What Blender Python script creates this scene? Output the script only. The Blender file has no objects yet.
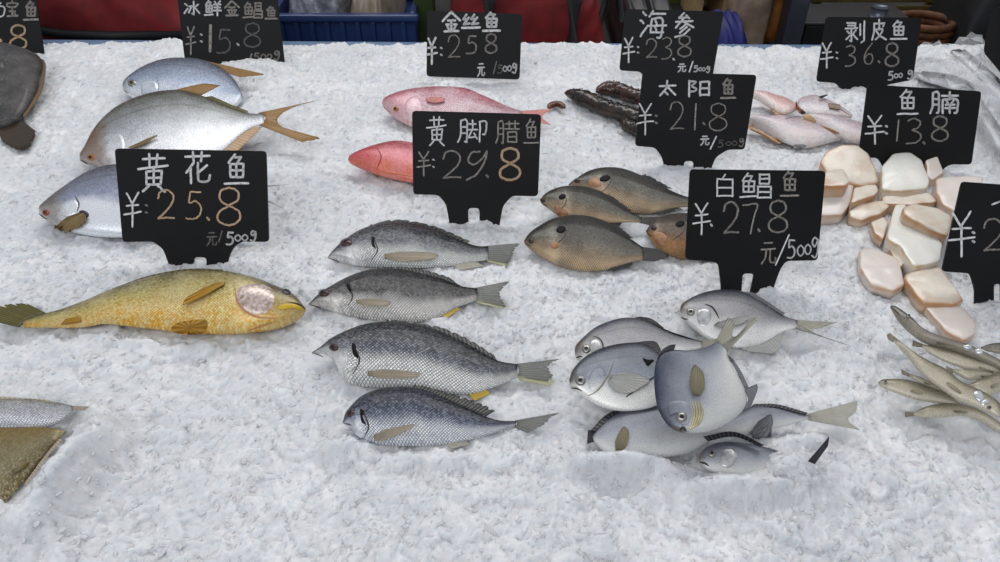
import bpy, math, random
import numpy as np
from mathutils import Vector
from mathutils.bvhtree import BVHTree
random.seed(7); RNG = np.random.default_rng(11)
R = math.radians
# ------------------------------------------------------------------ camera, sky, lights
CH, PITCH, F = 0.55, R(38), 760.0
cd = bpy.data.cameras.new('camera'); cam = bpy.data.objects.new('camera', cd)
bpy.context.scene.collection.objects.link(cam)
cd.lens = F * 36 / 1000; cd.sensor_width = 36; cd.clip_start = 0.01
cam.location = (0, 0, CH); cam.rotation_euler = (math.pi / 2 - PITCH, 0, 0)
sc = bpy.context.scene; sc.camera = cam
sc.view_settings.view_transform = 'Standard'; sc.view_settings.look = 'None'
sc.view_settings.gamma = 1; sc.view_settings.exposure = -0.14
w = bpy.data.worlds.new('world'); sc.world = w; w.use_nodes = True
nt = w.node_tree; bg = nt.nodes['Background']
tc = nt.nodes.new('ShaderNodeTexCoord'); sp = nt.nodes.new('ShaderNodeSeparateXYZ'); cr = nt.nodes.new('ShaderNodeValToRGB')
nt.links.new(tc.outputs['Generated'], sp.inputs[0]); nt.links.new(sp.outputs['Z'], cr.inputs[0]); nt.links.new(cr.outputs[0], bg.inputs[0])
el = cr.color_ramp.elements
el[0].position = 0.0; el[0].color = (.34, .35, .37, 1); el[1].position = 1.0; el[1].color = (.80, .83, .90, 1)
e = el.new(.28); e.color = (.42, .44, .48, 1); e = el.new(.6); e.color = (.62, .65, .71, 1)
bg.inputs[1].default_value = 0.70
def area(loc, target, sx, sy, power, col):
    l = bpy.data.lights.new('skylight', 'AREA'); l.shape = 'RECTANGLE'; l.size = sx; l.size_y = sy; l.energy = power; l.color = col
    o = bpy.data.objects.new('skylight', l); sc.collection.objects.link(o); o.location = loc
    o.rotation_euler = (Vector(target) - Vector(loc)).to_track_quat('-Z', 'Y').to_euler()
area((0.3, 2.6, 2.3), (0, .8, 0), 3.0, 1.2, 52, (1, .99, .97))       # softbox added high at the back, gives the fish their highlights
area((-.8, -1.3, 2.0), (0, .8, 0), 2.6, 1.2, 34, (.97, .985, 1))   # open street side, behind the camera

# ------------------------------------------------------------------ pixel ray helpers
CAM = np.array([0, 0, CH]); FWD = np.array([0, math.cos(PITCH), -math.sin(PITCH)])
UP = np.array([0, math.sin(PITCH), math.cos(PITCH)]); RT = np.array([1., 0, 0])
def ray(px, py):
    d = FWD + RT * (px - 500) / F + UP * (281 - py) / F
    return d / np.linalg.norm(d)
def at(px, py, z=0.0):
    d = ray(px, py); return CAM + d * ((z - CH) / d[2])
def onplane(px, py, P, N):
    d = ray(px, py); return CAM + d * (np.dot(P - CAM, N) / np.dot(d, N))
def smooth(pts, n, closed=False, dense=12):
    P = np.array(pts, float); m = len(P)
    if m == 2 and not closed:
        t = np.linspace(0, 1, n)[:, None]; return P[0] * (1 - t) + P[1] * t
    out = []
    segs = m if closed else m - 1
    for i in range(segs):
        if closed: a, b, c, d = P[(i - 1) % m], P[i], P[(i + 1) % m], P[(i + 2) % m]
        else:
            b, c = P[i], P[i + 1]; a = P[i - 1] if i > 0 else 2 * b - c; d = P[i + 2] if i + 2 < m else 2 * c - b
        t = np.linspace(0, 1, dense, endpoint=False)[:, None]
        out.append(.5 * ((2 * b) + (c - a) * t + (2 * a - 5 * b + 4 * c - d) * t ** 2 + (3 * b - a - 3 * c + d) * t ** 3))
    Q = np.vstack(out + [P[:1] if closed else P[-1:]])
    s = np.r_[0, np.cumsum(np.linalg.norm(np.diff(Q, axis=0), axis=1))]
    t = np.linspace(0, s[-1], n + 1)[:-1] if closed else np.linspace(0, s[-1], n)
    return np.stack([np.interp(t, s, Q[:, k]) for k in range(Q.shape[1])], 1)

# ------------------------------------------------------------------ materials
def newmat(name):
    m = bpy.data.materials.new(name); m.use_nodes = True
    return m, m.node_tree, m.node_tree.nodes['Principled BSDF']
def nd(t, kind, **kw):
    n = t.nodes.new(kind)
    for k, v in kw.items():
        if k.startswith('i_'): n.inputs[int(k[2:]) if k[2:].isdigit() else k[2:].replace('_', ' ')].default_value = v
        else: setattr(n, k, v)
    return n
def C4(c): return (c[0], c[1], c[2], 1)
def srgb(r, g, b):
    return tuple(((x / 255) / 12.92 if x <= 10 else ((x / 255 + .055) / 1.055) ** 2.4) for x in (r, g, b))
def ramp(t, src, stops):
    n = nd(t, 'ShaderNodeValToRGB'); e = n.color_ramp.elements
    e[0].position, e[0].color = stops[0][0], C4(stops[0][1]); e[1].position, e[1].color = stops[-1][0], C4(stops[-1][1])
    for p, c in stops[1:-1]: x = e.new(p); x.color = C4(c)
    t.links.new(src, n.inputs[0]); return n.outputs[0]
def mth(t, op, a, b=None, c=None):
    n = nd(t, 'ShaderNodeMath', operation=op)
    for i, x in enumerate((a, b, c)):
        if x is None: continue
        if isinstance(x, (int, float)): n.inputs[i].default_value = x
        else: t.links.new(x, n.inputs[i])
    return n.outputs[0]
def mix(t, f, a, b, mode='MIX'):
    n = nd(t, 'ShaderNodeMix', data_type='RGBA', blend_type=mode)
    for i, x in ((0, f), (6, a), (7, b)):
        if isinstance(x, (int, float)): n.inputs[i].default_value = x
        elif isinstance(x, tuple): n.inputs[i].default_value = C4(x)
        else: t.links.new(x, n.inputs[i])
    return n.outputs[2]
def noise(t, scale, detail=3, coord=None, rough=.5):
    n = nd(t, 'ShaderNodeTexNoise'); n.inputs['Scale'].default_value = scale; n.inputs['Detail'].default_value = detail
    n.inputs['Roughness'].default_value = rough
    c = coord if coord is not None else nd(t, 'ShaderNodeNewGeometry').outputs['Position']
    t.links.new(c, n.inputs['Vector']); return n.outputs['Fac']
def bump(t, b, h, strength, dist):
    n = nd(t, 'ShaderNodeBump'); n.inputs['Strength'].default_value = strength; n.inputs['Distance'].default_value = dist
    t.links.new(h, n.inputs['Height']); t.links.new(n.outputs[0], b.inputs['Normal'])
MC = {}
def plain(name, col, rough=.5, metal=0, nscale=0, namp=.3, spec=.5, trans=0, bumpd=0, col2=None):
    if name in MC: return MC[name]
    m, t, b = newmat(name); b.inputs['Roughness'].default_value = rough; b.inputs['Metallic'].default_value = metal
    b.inputs['Specular IOR Level'].default_value = spec; b.inputs['Transmission Weight'].default_value = trans
    if nscale:
        f = noise(t, nscale, 4); c2 = col2 or tuple(x * (1 - namp) for x in col)
        t.links.new(ramp(t, f, [(.32, c2), (.68, col)]), b.inputs['Base Color'])
        if bumpd: bump(t, b, f, .6, bumpd)
    else: b.inputs['Base Color'].default_value = C4(col)
    MC[name] = m; return m
def fishmat(name, back, mid, belly, head=None, hu=.2, scales=(60, 20), sstr=.5, metal=.35, rough=.33, stops=(.0, .22, .5, .85), line=False, mott=None, glint=.5, bstr=.7, hv=.75):
    """back/mid/belly across the body, head colour near the snout, net of scales in the skin's own coordinates"""
    if name in MC: return MC[name]
    m, t, b = newmat(name)
    uv = nd(t, 'ShaderNodeUVMap', uv_map='skin'); s = nd(t, 'ShaderNodeSeparateXYZ'); t.links.new(uv.outputs[0], s.inputs[0])
    u, v = s.outputs[0], s.outputs[1]
    n1 = noise(t, 42, 5, rough=.6); vn = mth(t, 'ADD', v, mth(t, 'MULTIPLY', mth(t, 'SUBTRACT', n1, .5), .34))
    col = ramp(t, vn, [(stops[0], back), (stops[1], tuple(.6 * a + .4 * c for a, c in zip(back, mid))), (stops[2], mid), (stops[3], belly)])
    a = mth(t, 'MULTIPLY', u, scales[0] * math.pi); c = mth(t, 'MULTIPLY', v, scales[1] * math.pi)
    p_, q_ = mth(t, 'ADD', a, c), mth(t, 'SUBTRACT', a, c)
    sca = mth(t, 'MINIMUM', mth(t, 'ABSOLUTE', mth(t, 'SINE', p_)), mth(t, 'ABSOLUTE', mth(t, 'SINE', q_)))
    cb = nd(t, 'ShaderNodeCombineXYZ'); t.links.new(mth(t, 'FLOOR', mth(t, 'DIVIDE', p_, math.pi)), cb.inputs[0]); t.links.new(mth(t, 'FLOOR', mth(t, 'DIVIDE', q_, math.pi)), cb.inputs[1])
    wn = nd(t, 'ShaderNodeTexWhiteNoise', noise_dimensions='2D'); t.links.new(cb.outputs[0], wn.inputs['Vector']); cell_ = wn.outputs['Value']
    hm = mth(t, 'MINIMUM', mth(t, 'MAXIMUM', mth(t, 'MULTIPLY', mth(t, 'SUBTRACT', mth(t, 'ADD', u, mth(t, 'MULTIPLY', mth(t, 'SUBTRACT', n1, .5), .08)), hu), 14), 0), 1)
    big = noise(t, 20, 4, rough=.65); fine = noise(t, 330, 3, rough=.7)
    col = mix(t, mth(t, 'MULTIPLY', ramp(t, big, [(.38, (1, 1, 1)), (.6, (0, 0, 0))]), mth(t, 'SUBTRACT', .34, mth(t, 'MULTIPLY', v, .30))), col, mix(t, .62, col, (.05, .05, .055)))
    g_ = mth(t, 'MULTIPLY', mth(t, 'MULTIPLY', ramp(t, mth(t, 'ADD', mth(t, 'MULTIPLY', cell_, .3), mth(t, 'MULTIPLY', fine, .85)), [(.46, (0, 0, 0)), (.8, (1, 1, 1))]), glint), mth(t, 'ADD', .1, mth(t, 'MULTIPLY', v, .95)))
    col = mix(t, g_, col, tuple(min(.9, x * 1.6 + .22) for x in mid))  # glints of light painted into the scale colour, stronger towards the belly
    col = mix(t, mth(t, 'MULTIPLY', ramp(t, mth(t, 'ADD', mth(t, 'MULTIPLY', cell_, .09), mth(t, 'MULTIPLY', fine, .8)), [(.34, (1, 1, 1)), (.54, (0, 0, 0))]), mth(t, 'MULTIPLY', mth(t, 'SUBTRACT', 1.1, v), .62 * min(1, glint * 1.4))), col, mix(t, .6, col, (.03, .03, .035)))
    fac = mth(t, 'MULTIPLY', ramp(t, sca, [(.10, (1, 1, 1)), (.48, (0, 0, 0))]), mth(t, 'MULTIPLY', hm, sstr))
    col = mix(t, fac, col, mix(t, .78, col, (.012, .014, .02)))
    if mott: col = mix(t, mth(t, 'MULTIPLY', ramp(t, noise(t, 38, 5), [(.42, (0, 0, 0)), (.62, (1, 1, 1))]), mott[1]), col, mott[0])
    if head:
        hf = mth(t, 'SUBTRACT', 1, mth(t, 'DIVIDE', mth(t, 'ADD', u, mth(t, 'MULTIPLY', mth(t, 'SUBTRACT', n1, .5), .16)), hu)); hf = mth(t, 'MINIMUM', mth(t, 'MAXIMUM', mth(t, 'MULTIPLY', hf, 2.6), 0), .85)
        hf = mth(t, 'MULTIPLY', hf, mth(t, 'SUBTRACT', 1.0, mth(t, 'MULTIPLY', v, hv)))
        col = mix(t, hf, col, mix(t, mth(t, 'MULTIPLY', fine, .7), head, tuple(x * .45 for x in head)))
    if line:
        d = mth(t, 'ABSOLUTE', mth(t, 'SUBTRACT', mth(t, 'ADD', v, mth(t, 'MULTIPLY', mth(t, 'SINE', mth(t, 'MULTIPLY', u, 3.0)), .06)), .33))
        col = mix(t, mth(t, 'MULTIPLY', mth(t, 'LESS_THAN', d, .012), .35), col, tuple(x * .4 for x in back))
    t.links.new(col, b.inputs['Base Color'])
    b.inputs['Metallic'].default_value = metal * .7; b.inputs['Specular IOR Level'].default_value = .3
    t.links.new(mth(t, 'ADD', rough - .08, mth(t, 'MULTIPLY', cell_, .18)), b.inputs['Roughness'])
    b.inputs['Coat Weight'].default_value = .2; b.inputs['Coat Roughness'].default_value = .1
    h = mth(t, 'ADD', mth(t, 'MULTIPLY', sca, mth(t, 'MULTIPLY', hm, .9 * min(1, sstr * 2))), mth(t, 'ADD', mth(t, 'MULTIPLY', fine, .7), mth(t, 'MULTIPLY', big, 2.2)))
    bump(t, b, h, bstr, .0010)
    MC[name] = m; return m
def finmat(name, c1, c2, rays=26, alpha=.8, tip=None):
    if name in MC: return MC[name]
    m, t, b = newmat(name)
    uv = nd(t, 'ShaderNodeUVMap', uv_map='skin'); s = nd(t, 'ShaderNodeSeparateXYZ'); t.links.new(uv.outputs[0], s.inputs[0])
    st = mth(t, 'ABSOLUTE', mth(t, 'SINE', mth(t, 'MULTIPLY', s.outputs[0], rays * math.pi)))
    col = mix(t, mth(t, 'MULTIPLY', mth(t, 'POWER', st, 3), .75), c1, c2)
    col = mix(t, mth(t, 'MULTIPLY', noise(t, 90, 3), .5), col, tuple(x * .6 for x in c1))
    if tip: col = mix(t, mth(t, 'GREATER_THAN', s.outputs[1], .72), col, tip)
    t.links.new(col, b.inputs['Base Color']); b.inputs['Roughness'].default_value = .35; b.inputs['Alpha'].default_value = alpha
    b.inputs['Coat Weight'].default_value = .08; b.inputs['Specular IOR Level'].default_value = .25; bump(t, b, st, .6, .0006)
    MC[name] = m; return m

# ------------------------------------------------------------------ object helpers
def empty(name, loc, label, cat, group=None, kind=None):
    o = bpy.data.objects.new(name, None); sc.collection.objects.link(o); o.location = tuple(loc); o.empty_display_size = .02
    o['label'] = label; o['category'] = cat
    if group: o['group'] = group
    if kind: o['kind'] = kind
    return o
def mesh(name, verts, faces, mat, parent=None, root=None, uvs=None, smoothed=True, label=None):
    """verts in world space; root = the thing's Empty, parent = the direct parent"""
    V = np.array(verts, float)
    L = np.array(root.location) if root else np.zeros(3)
    me = bpy.data.meshes.new(name); me.from_pydata((V - L).tolist(), [], [tuple(int(i) for i in f) for f in faces]); me.update()
    if uvs is not None:
        ul = me.uv_layers.new(name='skin'); idx = np.empty(len(me.loops), int); me.loops.foreach_get('vertex_index', idx)
        ul.data.foreach_set('uv', np.array(uvs, float)[idx].ravel())
    if smoothed: me.polygons.foreach_set('use_smooth', [True] * len(me.polygons))
    me.materials.append(mat)
    o = bpy.data.objects.new(name, me); sc.collection.objects.link(o)
    if parent: o.parent = parent
    if label: o['label'] = label
    return o
FOOT = []       # footprints (x, y) where fish and signs keep the loose ice chips away
class Body: pass

def loft_body(top, bot, z, thick, tilt=6, N=46, M=26, prof=None, rnd=1.0, taper=.16, lump=0, yaw=0):
    """a fish trunk from its back line and belly line; both run snout to tail"""
    T2, B2 = smooth(top, N), smooth(bot, N)
    s = np.linspace(0, 1, N)
    c = (T2.mean(0) + B2.mean(0)) / 2
    n = np.array([math.sin(R(yaw)) * math.cos(R(tilt)) if yaw else 0, -math.sin(R(tilt)), math.cos(R(tilt))]); n /= np.linalg.norm(n)
    P0 = at(c[0], c[1], z)
    L = np.linalg.norm(onplane(*T2[0], P0, n) - onplane(*T2[-1], P0, n))
    bmax = thick * L
    verts, uvs = [], []
    for i in range(N):
        Tw, Bw = onplane(*T2[i], P0, n), onplane(*B2[i], P0, n)
        C = (Tw + Bw) / 2; hv = (Tw - Bw) / 2; A = max(np.linalg.norm(hv), 1e-5); hd = hv / A
        u = s[i]
        if u < .3: p = math.sqrt(max(0, 1 - (1 - u / .3) ** 2)) * .98 + .02
        else: p = taper + (1 - taper) * (math.cos((u - .3) / .7 * math.pi) * .5 + .5)
        if prof: p = np.interp(u, prof[0], prof[1])
        b = min(bmax * p, A * .95)
        v = CAM - C; v /= np.linalg.norm(v); vn = np.dot(v, n); sh = b * np.dot(v - n * vn, hd) / max(vn, .2)
        sh = min(abs(sh), .8 * A); a = math.sqrt(A * A - sh * sh)
        for k in range(M):
            th = 2 * math.pi * k / M
            ct, st = math.cos(th), math.sin(th)
            st = math.copysign(abs(st) ** rnd, st)
            lp = 1 + (lump * math.sin(u * 19 + th * 2) if lump else 0)
            verts.append(C + hd * a * ct * lp + n * b * st * lp); uvs.append((u, (1 - ct) / 2))
    faces = []
    for i in range(N - 1):
        for k in range(M):
            k2 = (k + 1) % M; faces.append((i * M + k, i * M + k2, (i + 1) * M + k2, (i + 1) * M + k))
    faces.append(tuple(range(M - 1, -1, -1))); faces.append(tuple((N - 1) * M + k for k in range(M)))
    # make normals face outward
    V = np.array(verts); a, b, c2 = V[M * (N // 2)], V[M * (N // 2) + 1], V[M * (N // 2 + 1)]
    cen = V[M * (N // 2):M * (N // 2 + 1)].mean(0)
    if np.dot(np.cross(b - a, c2 - a), a - cen) < 0: pass
    else: faces = [f[::-1] for f in faces]
    faces = [f[::-1] for f in faces] if np.dot(np.cross(V[faces[M * (N // 2)][1]] - V[faces[M * (N // 2)][0]], V[faces[M * (N // 2)][2]] - V[faces[M * (N // 2)][0]]), V[faces[M * (N // 2)][0]] - cen) < 0 else faces
    B = Body(); B.V, B.F, B.uv, B.P0, B.n, B.L = V, faces, uvs, P0, n, L
    B.bvh = BVHTree.FromPolygons([tuple(x) for x in V], faces)
    FOOT.append(V[:, :2])
    return B
def hit(B, px, py, off=0.0):
    d = ray(px, py); loc, nn, i, dist = B.bvh.ray_cast(Vector(CAM), Vector(d))
    if loc is None: p = onplane(px, py, B.P0, B.n); return p + B.n * off, B.n
    nn = np.array(nn)
    if np.dot(nn, d) > 0: nn = -nn
    return np.array(loc) + nn * off, nn
def skin_uv(B, p):
    loc, nn, i, d = B.bvh.find_nearest(Vector(p)); f = B.F[i]
    wts = np.array([1 / (np.linalg.norm(B.V[j] - p) + 1e-5) ** 2 for j in f]); wts /= wts.sum()
    return tuple(sum(w_ * np.array(B.uv[j]) for w_, j in zip(wts, f)))
def patch(name, pts, B, mat, parent, root, h=.0015, rings=7, M=24, base=.0003, label=None, closed_smooth=True):
    P = smooth(pts, M, closed=True) if closed_smooth else np.array(pts, float)
    M = len(P); c = P.mean(0); vs, uv = [], []
    p, n = hit(B, c[0], c[1], h + base); vs.append(p); uv.append((.5, .5))
    for r in range(1, rings + 1):
        f = r / rings; o = h * math.sqrt(max(0, 1 - f * f)) + (base if r < rings else -.0004)
        for k in range(M):
            q = c + (P[k] - c) * f; p, n = hit(B, q[0], q[1], o); vs.append(p); uv.append((k / M, f))
    if mat is None: mat = B.mat; uv = [skin_uv(B, p) for p in vs]        # the same skin, raised
    fs = [(0, 1 + k, 1 + (k + 1) % M) for k in range(M)]
    for r in range(rings - 1):
        for k in range(M):
            k2 = (k + 1) % M; a = 1 + r * M; fs.append((a + k, a + M + k, a + M + k2, a + k2))
    return mesh(name, vs, fs, mat, parent, root, uv, label=label)
def ell(cx, cy, rx, ry, rot=0):
    return [(cx + rx * math.cos(a) * math.cos(R(rot)) - ry * math.sin(a) * math.sin(R(rot)), cy + rx * math.cos(a) * math.sin(R(rot)) + ry * math.sin(a) * math.cos(R(rot))) for a in np.linspace(0, 2 * math.pi, 14, endpoint=False)]
def tube(name, P, rad, mat, parent, root, M=8, label=None):
    P = np.array(P, float); N = len(P); rr = np.full(N, rad) if np.isscalar(rad) else np.interp(np.linspace(0, 1, N), np.linspace(0, 1, len(rad)), rad)
    vs, fs, uv = [], [], []
    for i in range(N):
        tg = P[min(i + 1, N - 1)] - P[max(i - 1, 0)]; tg /= np.linalg.norm(tg) + 1e-12
        a = np.cross(tg, [0, 0, 1.0]); a = a / (np.linalg.norm(a) + 1e-9) if np.linalg.norm(a) > 1e-3 else np.array([1., 0, 0]); b = np.cross(a, tg)
        for k in range(M):
            th = 2 * math.pi * k / M; vs.append(P[i] + rr[i] * (a * math.cos(th) + b * math.sin(th))); uv.append((i / (N - 1), k / M))
    for i in range(N - 1):
        for k in range(M): k2 = (k + 1) % M; fs.append((i * M + k, i * M + k2, (i + 1) * M + k2, (i + 1) * M + k))
    fs += [tuple(range(M)), tuple((N - 1) * M + k for k in range(M - 1, -1, -1))]
    return mesh(name, vs, fs, mat, parent, root, uv, label=label)
def line_on(name, pts, B, rad, mat, parent, root, n=16, label=None):
    P = [hit(B, *q, rad * .3)[0] for q in smooth(pts, n)]
    r = [rad * .4, rad, rad, rad * .4]
    return tube(name, P, r, mat, parent, root, 6, label)
def fin(name, rootp, tipp, B, mat, parent, root, zr=0.0, zt=0.0, on=False, n=28, K=7, ragged=0, th=.0006, label=None):
    """a fin sheet with ridged rays; rootp / tipp are the root line and the free edge"""
    A, T = smooth(rootp, n), smooth(tipp, n)
    vs, uv = [], []
    tmp = []
    for i in range(n):
        rg = 1 - ragged * (i % 3 == 1) * (.5 + .5 * math.sin(i * 7.3))
        row = []
        for k in range(K):
            f = k / (K - 1) * rg; q = A[i] * (1 - f) + T[i] * f
            off = zr * (1 - f) + zt * f
            if on: p, _ = hit(B, q[0], q[1], off + .0008)
            else: p = onplane(q[0], q[1], B.P0 + np.array([0, 0, off]), B.n)
            if not on and p[2] < .004: p = at(q[0], q[1], .004)
            row.append(p)
        tmp.append(row)
    tmp = np.array(tmp)
    for side in (1, -1):
        for i in range(n):
            for k in range(K):
                rz = th * (1.0 if i % 2 else .35) * (1.2 - k / K); vs.append(tmp[i, k] + B.n * rz * side); uv.append((i / (n - 1), k / (K - 1)))
    S = n * K; fs = []
    for i in range(n - 1):
        for k in range(K - 1):
            a = i * K + k; fs.append((a, a + 1, a + K + 1, a + K)); fs.append((S + a, S + a + K, S + a + K + 1, S + a + 1))
    for i in range(n - 1):
        for k in (0, K - 1): a = i * K + k; fs.append((a, a + K, S + a + K, S + a))
    for i in (0, n - 1):
        for k in range(K - 1): a = i * K + k; fs.append((a, a + 1, S + a + 1, S + a))
    if not on: FOOT.append(tmp.reshape(-1, 3)[:, :2])
    return mesh(name, vs, fs, mat, parent, root, uv, label=label)
def pec(name, rootp, tipp, B, mat, parent, root, zr=.001, zt=.003, label=None, n=26):
    """side fin: narrow root, rays fanning to a rounded tip"""
    r0, r1 = np.array(rootp[0], float), np.array(rootp[-1], float); t0, t1 = np.array(tipp[0], float), np.array(tipp[-1], float)
    m = (t0 + t1) / 2; d = m - (r0 + r1) / 2
    T_ = [r0 + (t0 - r0) * .3, r0 + (t0 - r0) * .68, t0 - (t0 - m) * .35, m + d * .04, t1 - (t1 - m) * .35, r1 + (t1 - r1) * .62, r1 + (t1 - r1) * .3]
    c_ = (r0 + r1) / 2
    return fin(name, [c_ + (r0 - c_) * .45, c_ + (r1 - c_) * .45], T_, B, mat, parent, root, zr, zt, on=True, n=n, K=8, label=label)
black_eye = plain('pupil_black', (.008, .008, .01), .12)
def eye(B, root, cx, cy, rx, ry, iris, pup=.5, rot=0, h=.0018):
    e = patch('eye', ell(cx, cy, rx, ry, rot), B, iris, root, root, h, 5, 20)
    patch('pupil', ell(cx, cy, rx * pup, ry * pup, rot), B, black_eye, e, root, .0008, 4, 16, base=h * .96)
    return e
def fish(name, label, cat, group, top, bot, z, thick, mat, **kw):
    B = loft_body(top, bot, z, thick, **kw)
    lo = B.V[:, 2].min(); c = B.V.mean(0)
    r = empty(name, (c[0], c[1], lo), label, cat, group); B.mat = mat
    mesh('body', B.V, B.F, mat, r, r, B.uv)
    return B, r

# ------------------------------------------------------------------ the bed of crushed ice (large structure)
def vnoise(x, y, seed):
    xi, yi = np.floor(x).astype(np.int64), np.floor(y).astype(np.int64); fx, fy = x - xi, y - yi
    fx, fy = fx * fx * (3 - 2 * fx), fy * fy * (3 - 2 * fy)
    def h(a, b):
        v = (a * 374761393 + b * 668265263 + seed * 974634777) & 0x7fffffff
        v = ((v ^ (v >> 13)) * 1274126177) & 0x7fffffff
        return ((v ^ (v >> 16)) & 0xffff) / 65535.0
    return (h(xi, yi) * (1 - fx) + h(xi + 1, yi) * fx) * (1 - fy) + (h(xi, yi + 1) * (1 - fx) + h(xi + 1, yi + 1) * fx) * fy
def cells(x, y, seed, size):
    """height of tilted flat flakes: every cell is a facet with its own level and slope"""
    x = x / size; y = y / size; xi, yi = np.floor(x).astype(np.int64), np.floor(y).astype(np.int64)
    best = np.full(x.shape, 9.0); val = np.zeros(x.shape)
    def h(a, b, s):
        v = (a * 374761393 + b * 668265263 + (seed + s) * 974634777) & 0x7fffffff
        v = ((v ^ (v >> 13)) * 1274126177) & 0x7fffffff
        return ((v ^ (v >> 16)) & 0xffff) / 65535.0
    for i in (-1, 0, 1):
        for j in (-1, 0, 1):
            a, b = xi + i, yi + j; cx, cy = a + h(a, b, 1), b + h(a, b, 2); th = h(a, b, 6) * 3.14
            dx, dy = x - cx, y - cy; u = dx * np.cos(th) + dy * np.sin(th); v = -dx * np.sin(th) + dy * np.cos(th)
            d = (u * .62) ** 2 + (v * 1.35) ** 2; m = d < best
            lv = h(a, b, 3) + (h(a, b, 4) - .5) * dx * 1.3 + (h(a, b, 5) - .5) * dy * 1.3
            val = np.where(m, lv, val); best = np.where(m, d, best)
    return val
MOUNDS = []   # (x, y, radius x, radius y, height)
def mound(px, py, rx, ry, h):
    p = at(px, py, h * .5); s = np.linalg.norm(at(px + 1, py) - at(px, py)); sy = np.linalg.norm(at(px, py + 1) - at(px, py))
    MOUNDS.append((p[0], p[1], rx * s, ry * sy, h))
for m_ in [(730, 485, 60, 13, .024), (788, 466, 36, 17, .020), (800, 440, 30, 9, .014), (602, 463, 44, 11, .018), (650, 467, 44, 12, .021), (345, 446, 24, 12, .018), (325, 412, 26, 10, .006),
           (98, 440, 30, 26, .026), (76, 470, 22, 22, .030), (52, 500, 26, 22, .030), (20, 530, 30, 18, .026), (88, 412, 14, 7, .012), (446, 90, 26, 8, .034), (482, 98, 26, 8, .016), (255, 66, 42, 5, .016), (870, 94, 40, 4, .010),
           (430, 462, 70, 10, .008), (350, 378, 14, 10, .006), (1000, 312, 40, 14, .012), (40, 560, 60, 30, .01), (180, 345, 90, 8, .004), (520, 436, 20, 8, .010)]:
    mound(*m_)
def icebase(x, y):
    z = (vnoise(x * 7, y * 7, 1) - .5) * .010 + (vnoise(x * 19, y * 19, 2) - .5) * .006
    for mx, my, rx, ry, h in MOUNDS: z = z + h * np.exp(-(((x - mx) / rx) ** 2 + ((y - my) / ry) ** 2) ** 1.0)
    return z
def iceheight(x, y):
    k = np.clip(1.15 - .45 * y, .5, 1.0)
    xw = x + (vnoise(x * 60, y * 60, 9) - .5) * .010; yw = y + (vnoise(x * 60, y * 60, 10) - .5) * .010
    return icebase(x, y) + (vnoise(x * 55, y * 55, 3) - .5) * .0040 + (cells(xw, yw, 4, .024) - .5) * .0042 * k + (cells(xw, yw, 6, .0095) - .5) * .0026 + (cells(x, y, 7, .0042) - .5) * .0013
YB = 1.482      # back edge of the ice
def icemat(name, chips):
    m, t, b = newmat(name)
    f = mth(t, 'ADD', mth(t, 'MULTIPLY', noise(t, 9, 5, rough=.7), .5), mth(t, 'MULTIPLY', noise(t, 60, 6, rough=.75), .5)); f2 = noise(t, 210, 4, rough=.65)
    col = ramp(t, f, [(.40, (.60, .613, .638)), (.52, (.69, .70, .715)), (.62, (.82, .825, .835))])
    b.inputs['IOR'].default_value = 1.31; b.inputs['Specular IOR Level'].default_value = .45
    b.inputs['Roughness'].default_value = .22 if chips else .35
    b.inputs['Subsurface Weight'].default_value = .7; b.inputs['Subsurface Radius'].default_value = (.8, 1, 1.2); b.inputs['Subsurface Scale'].default_value = .010
    bump(t, b, f2, .35, .0012)
    t.links.new(col, b.inputs['Base Color']); return m
ice_m = icemat('crushed_ice', False)
chip_m, t_, p_ = newmat('ice_flakes')
o_ = t_.nodes['Material Output']; t_.nodes.remove(p_)
df, tl_, gl, mx, mx2 = (t_.nodes.new('ShaderNode' + k) for k in ('BsdfDiffuse', 'BsdfTranslucent', 'BsdfGlossy', 'MixShader', 'MixShader'))
df.inputs[0].default_value = (.90, .903, .91, 1); tl_.inputs[0].default_value = (.93, .933, .94, 1); gl.inputs[1].default_value = .2; mx.inputs[0].default_value = .5; mx2.inputs[0].default_value = .06
for x_, y_ in ((df.outputs[0], mx.inputs[1]), (tl_.outputs[0], mx.inputs[2]), (mx.outputs[0], mx2.inputs[1]), (gl.outputs[0], mx2.inputs[2]), (mx2.outputs[0], o_.inputs[0])): t_.links.new(x_, y_)
xs = np.arange(-1.35, 1.36, .0022); ys = []
yy = .18
while yy < 1.484: ys.append(yy); yy += .0016 + .0016 * yy
ys = np.array(ys); X, Y = np.meshgrid(xs, ys)
keep = np.abs(xs)[None, :] < 0
Z = iceheight(X, Y)
edge = np.clip((YB - .012 - .018 * X + .008 * np.sin(X * 9) + (vnoise(X * 45, Y * 45, 20) - .5) * .02 - Y) / .014, 0, 1); Z = Z * edge - (1 - edge) * .02 - .006 * (1 - edge)
nx, ny = len(xs), len(ys)
me = bpy.data.meshes.new('ice_bed')
me.vertices.add(nx * ny); me.vertices.foreach_set('co', np.stack([X, Y, Z], -1).astype('f').ravel())
i0 = (np.arange(ny - 1)[:, None] * nx + np.arange(nx - 1)[None, :])
wide = (np.abs(X[:-1, :-1]) < .45 + .62 * Y[:-1, :-1])          # leave out the corners the photograph's surroundings never show
i0 = i0[wide].ravel(); q = np.stack([i0, i0 + 1, i0 + nx + 1, i0 + nx], -1)
me.loops.add(q.size); me.loops.foreach_set('vertex_index', q.ravel()); me.polygons.add(len(q))
me.polygons.foreach_set('loop_start', np.arange(len(q)) * 4); me.update(calc_edges=True)
me.polygons.foreach_set('use_smooth', [True] * len(q)); me.materials.append(ice_m)
ice = bpy.data.objects.new('crushed_ice', me); sc.collection.objects.link(ice); ice['kind'] = 'stuff'
ice['label'] = 'white crushed ice spread over the whole fish display'; ice['category'] = 'ice'

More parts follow.
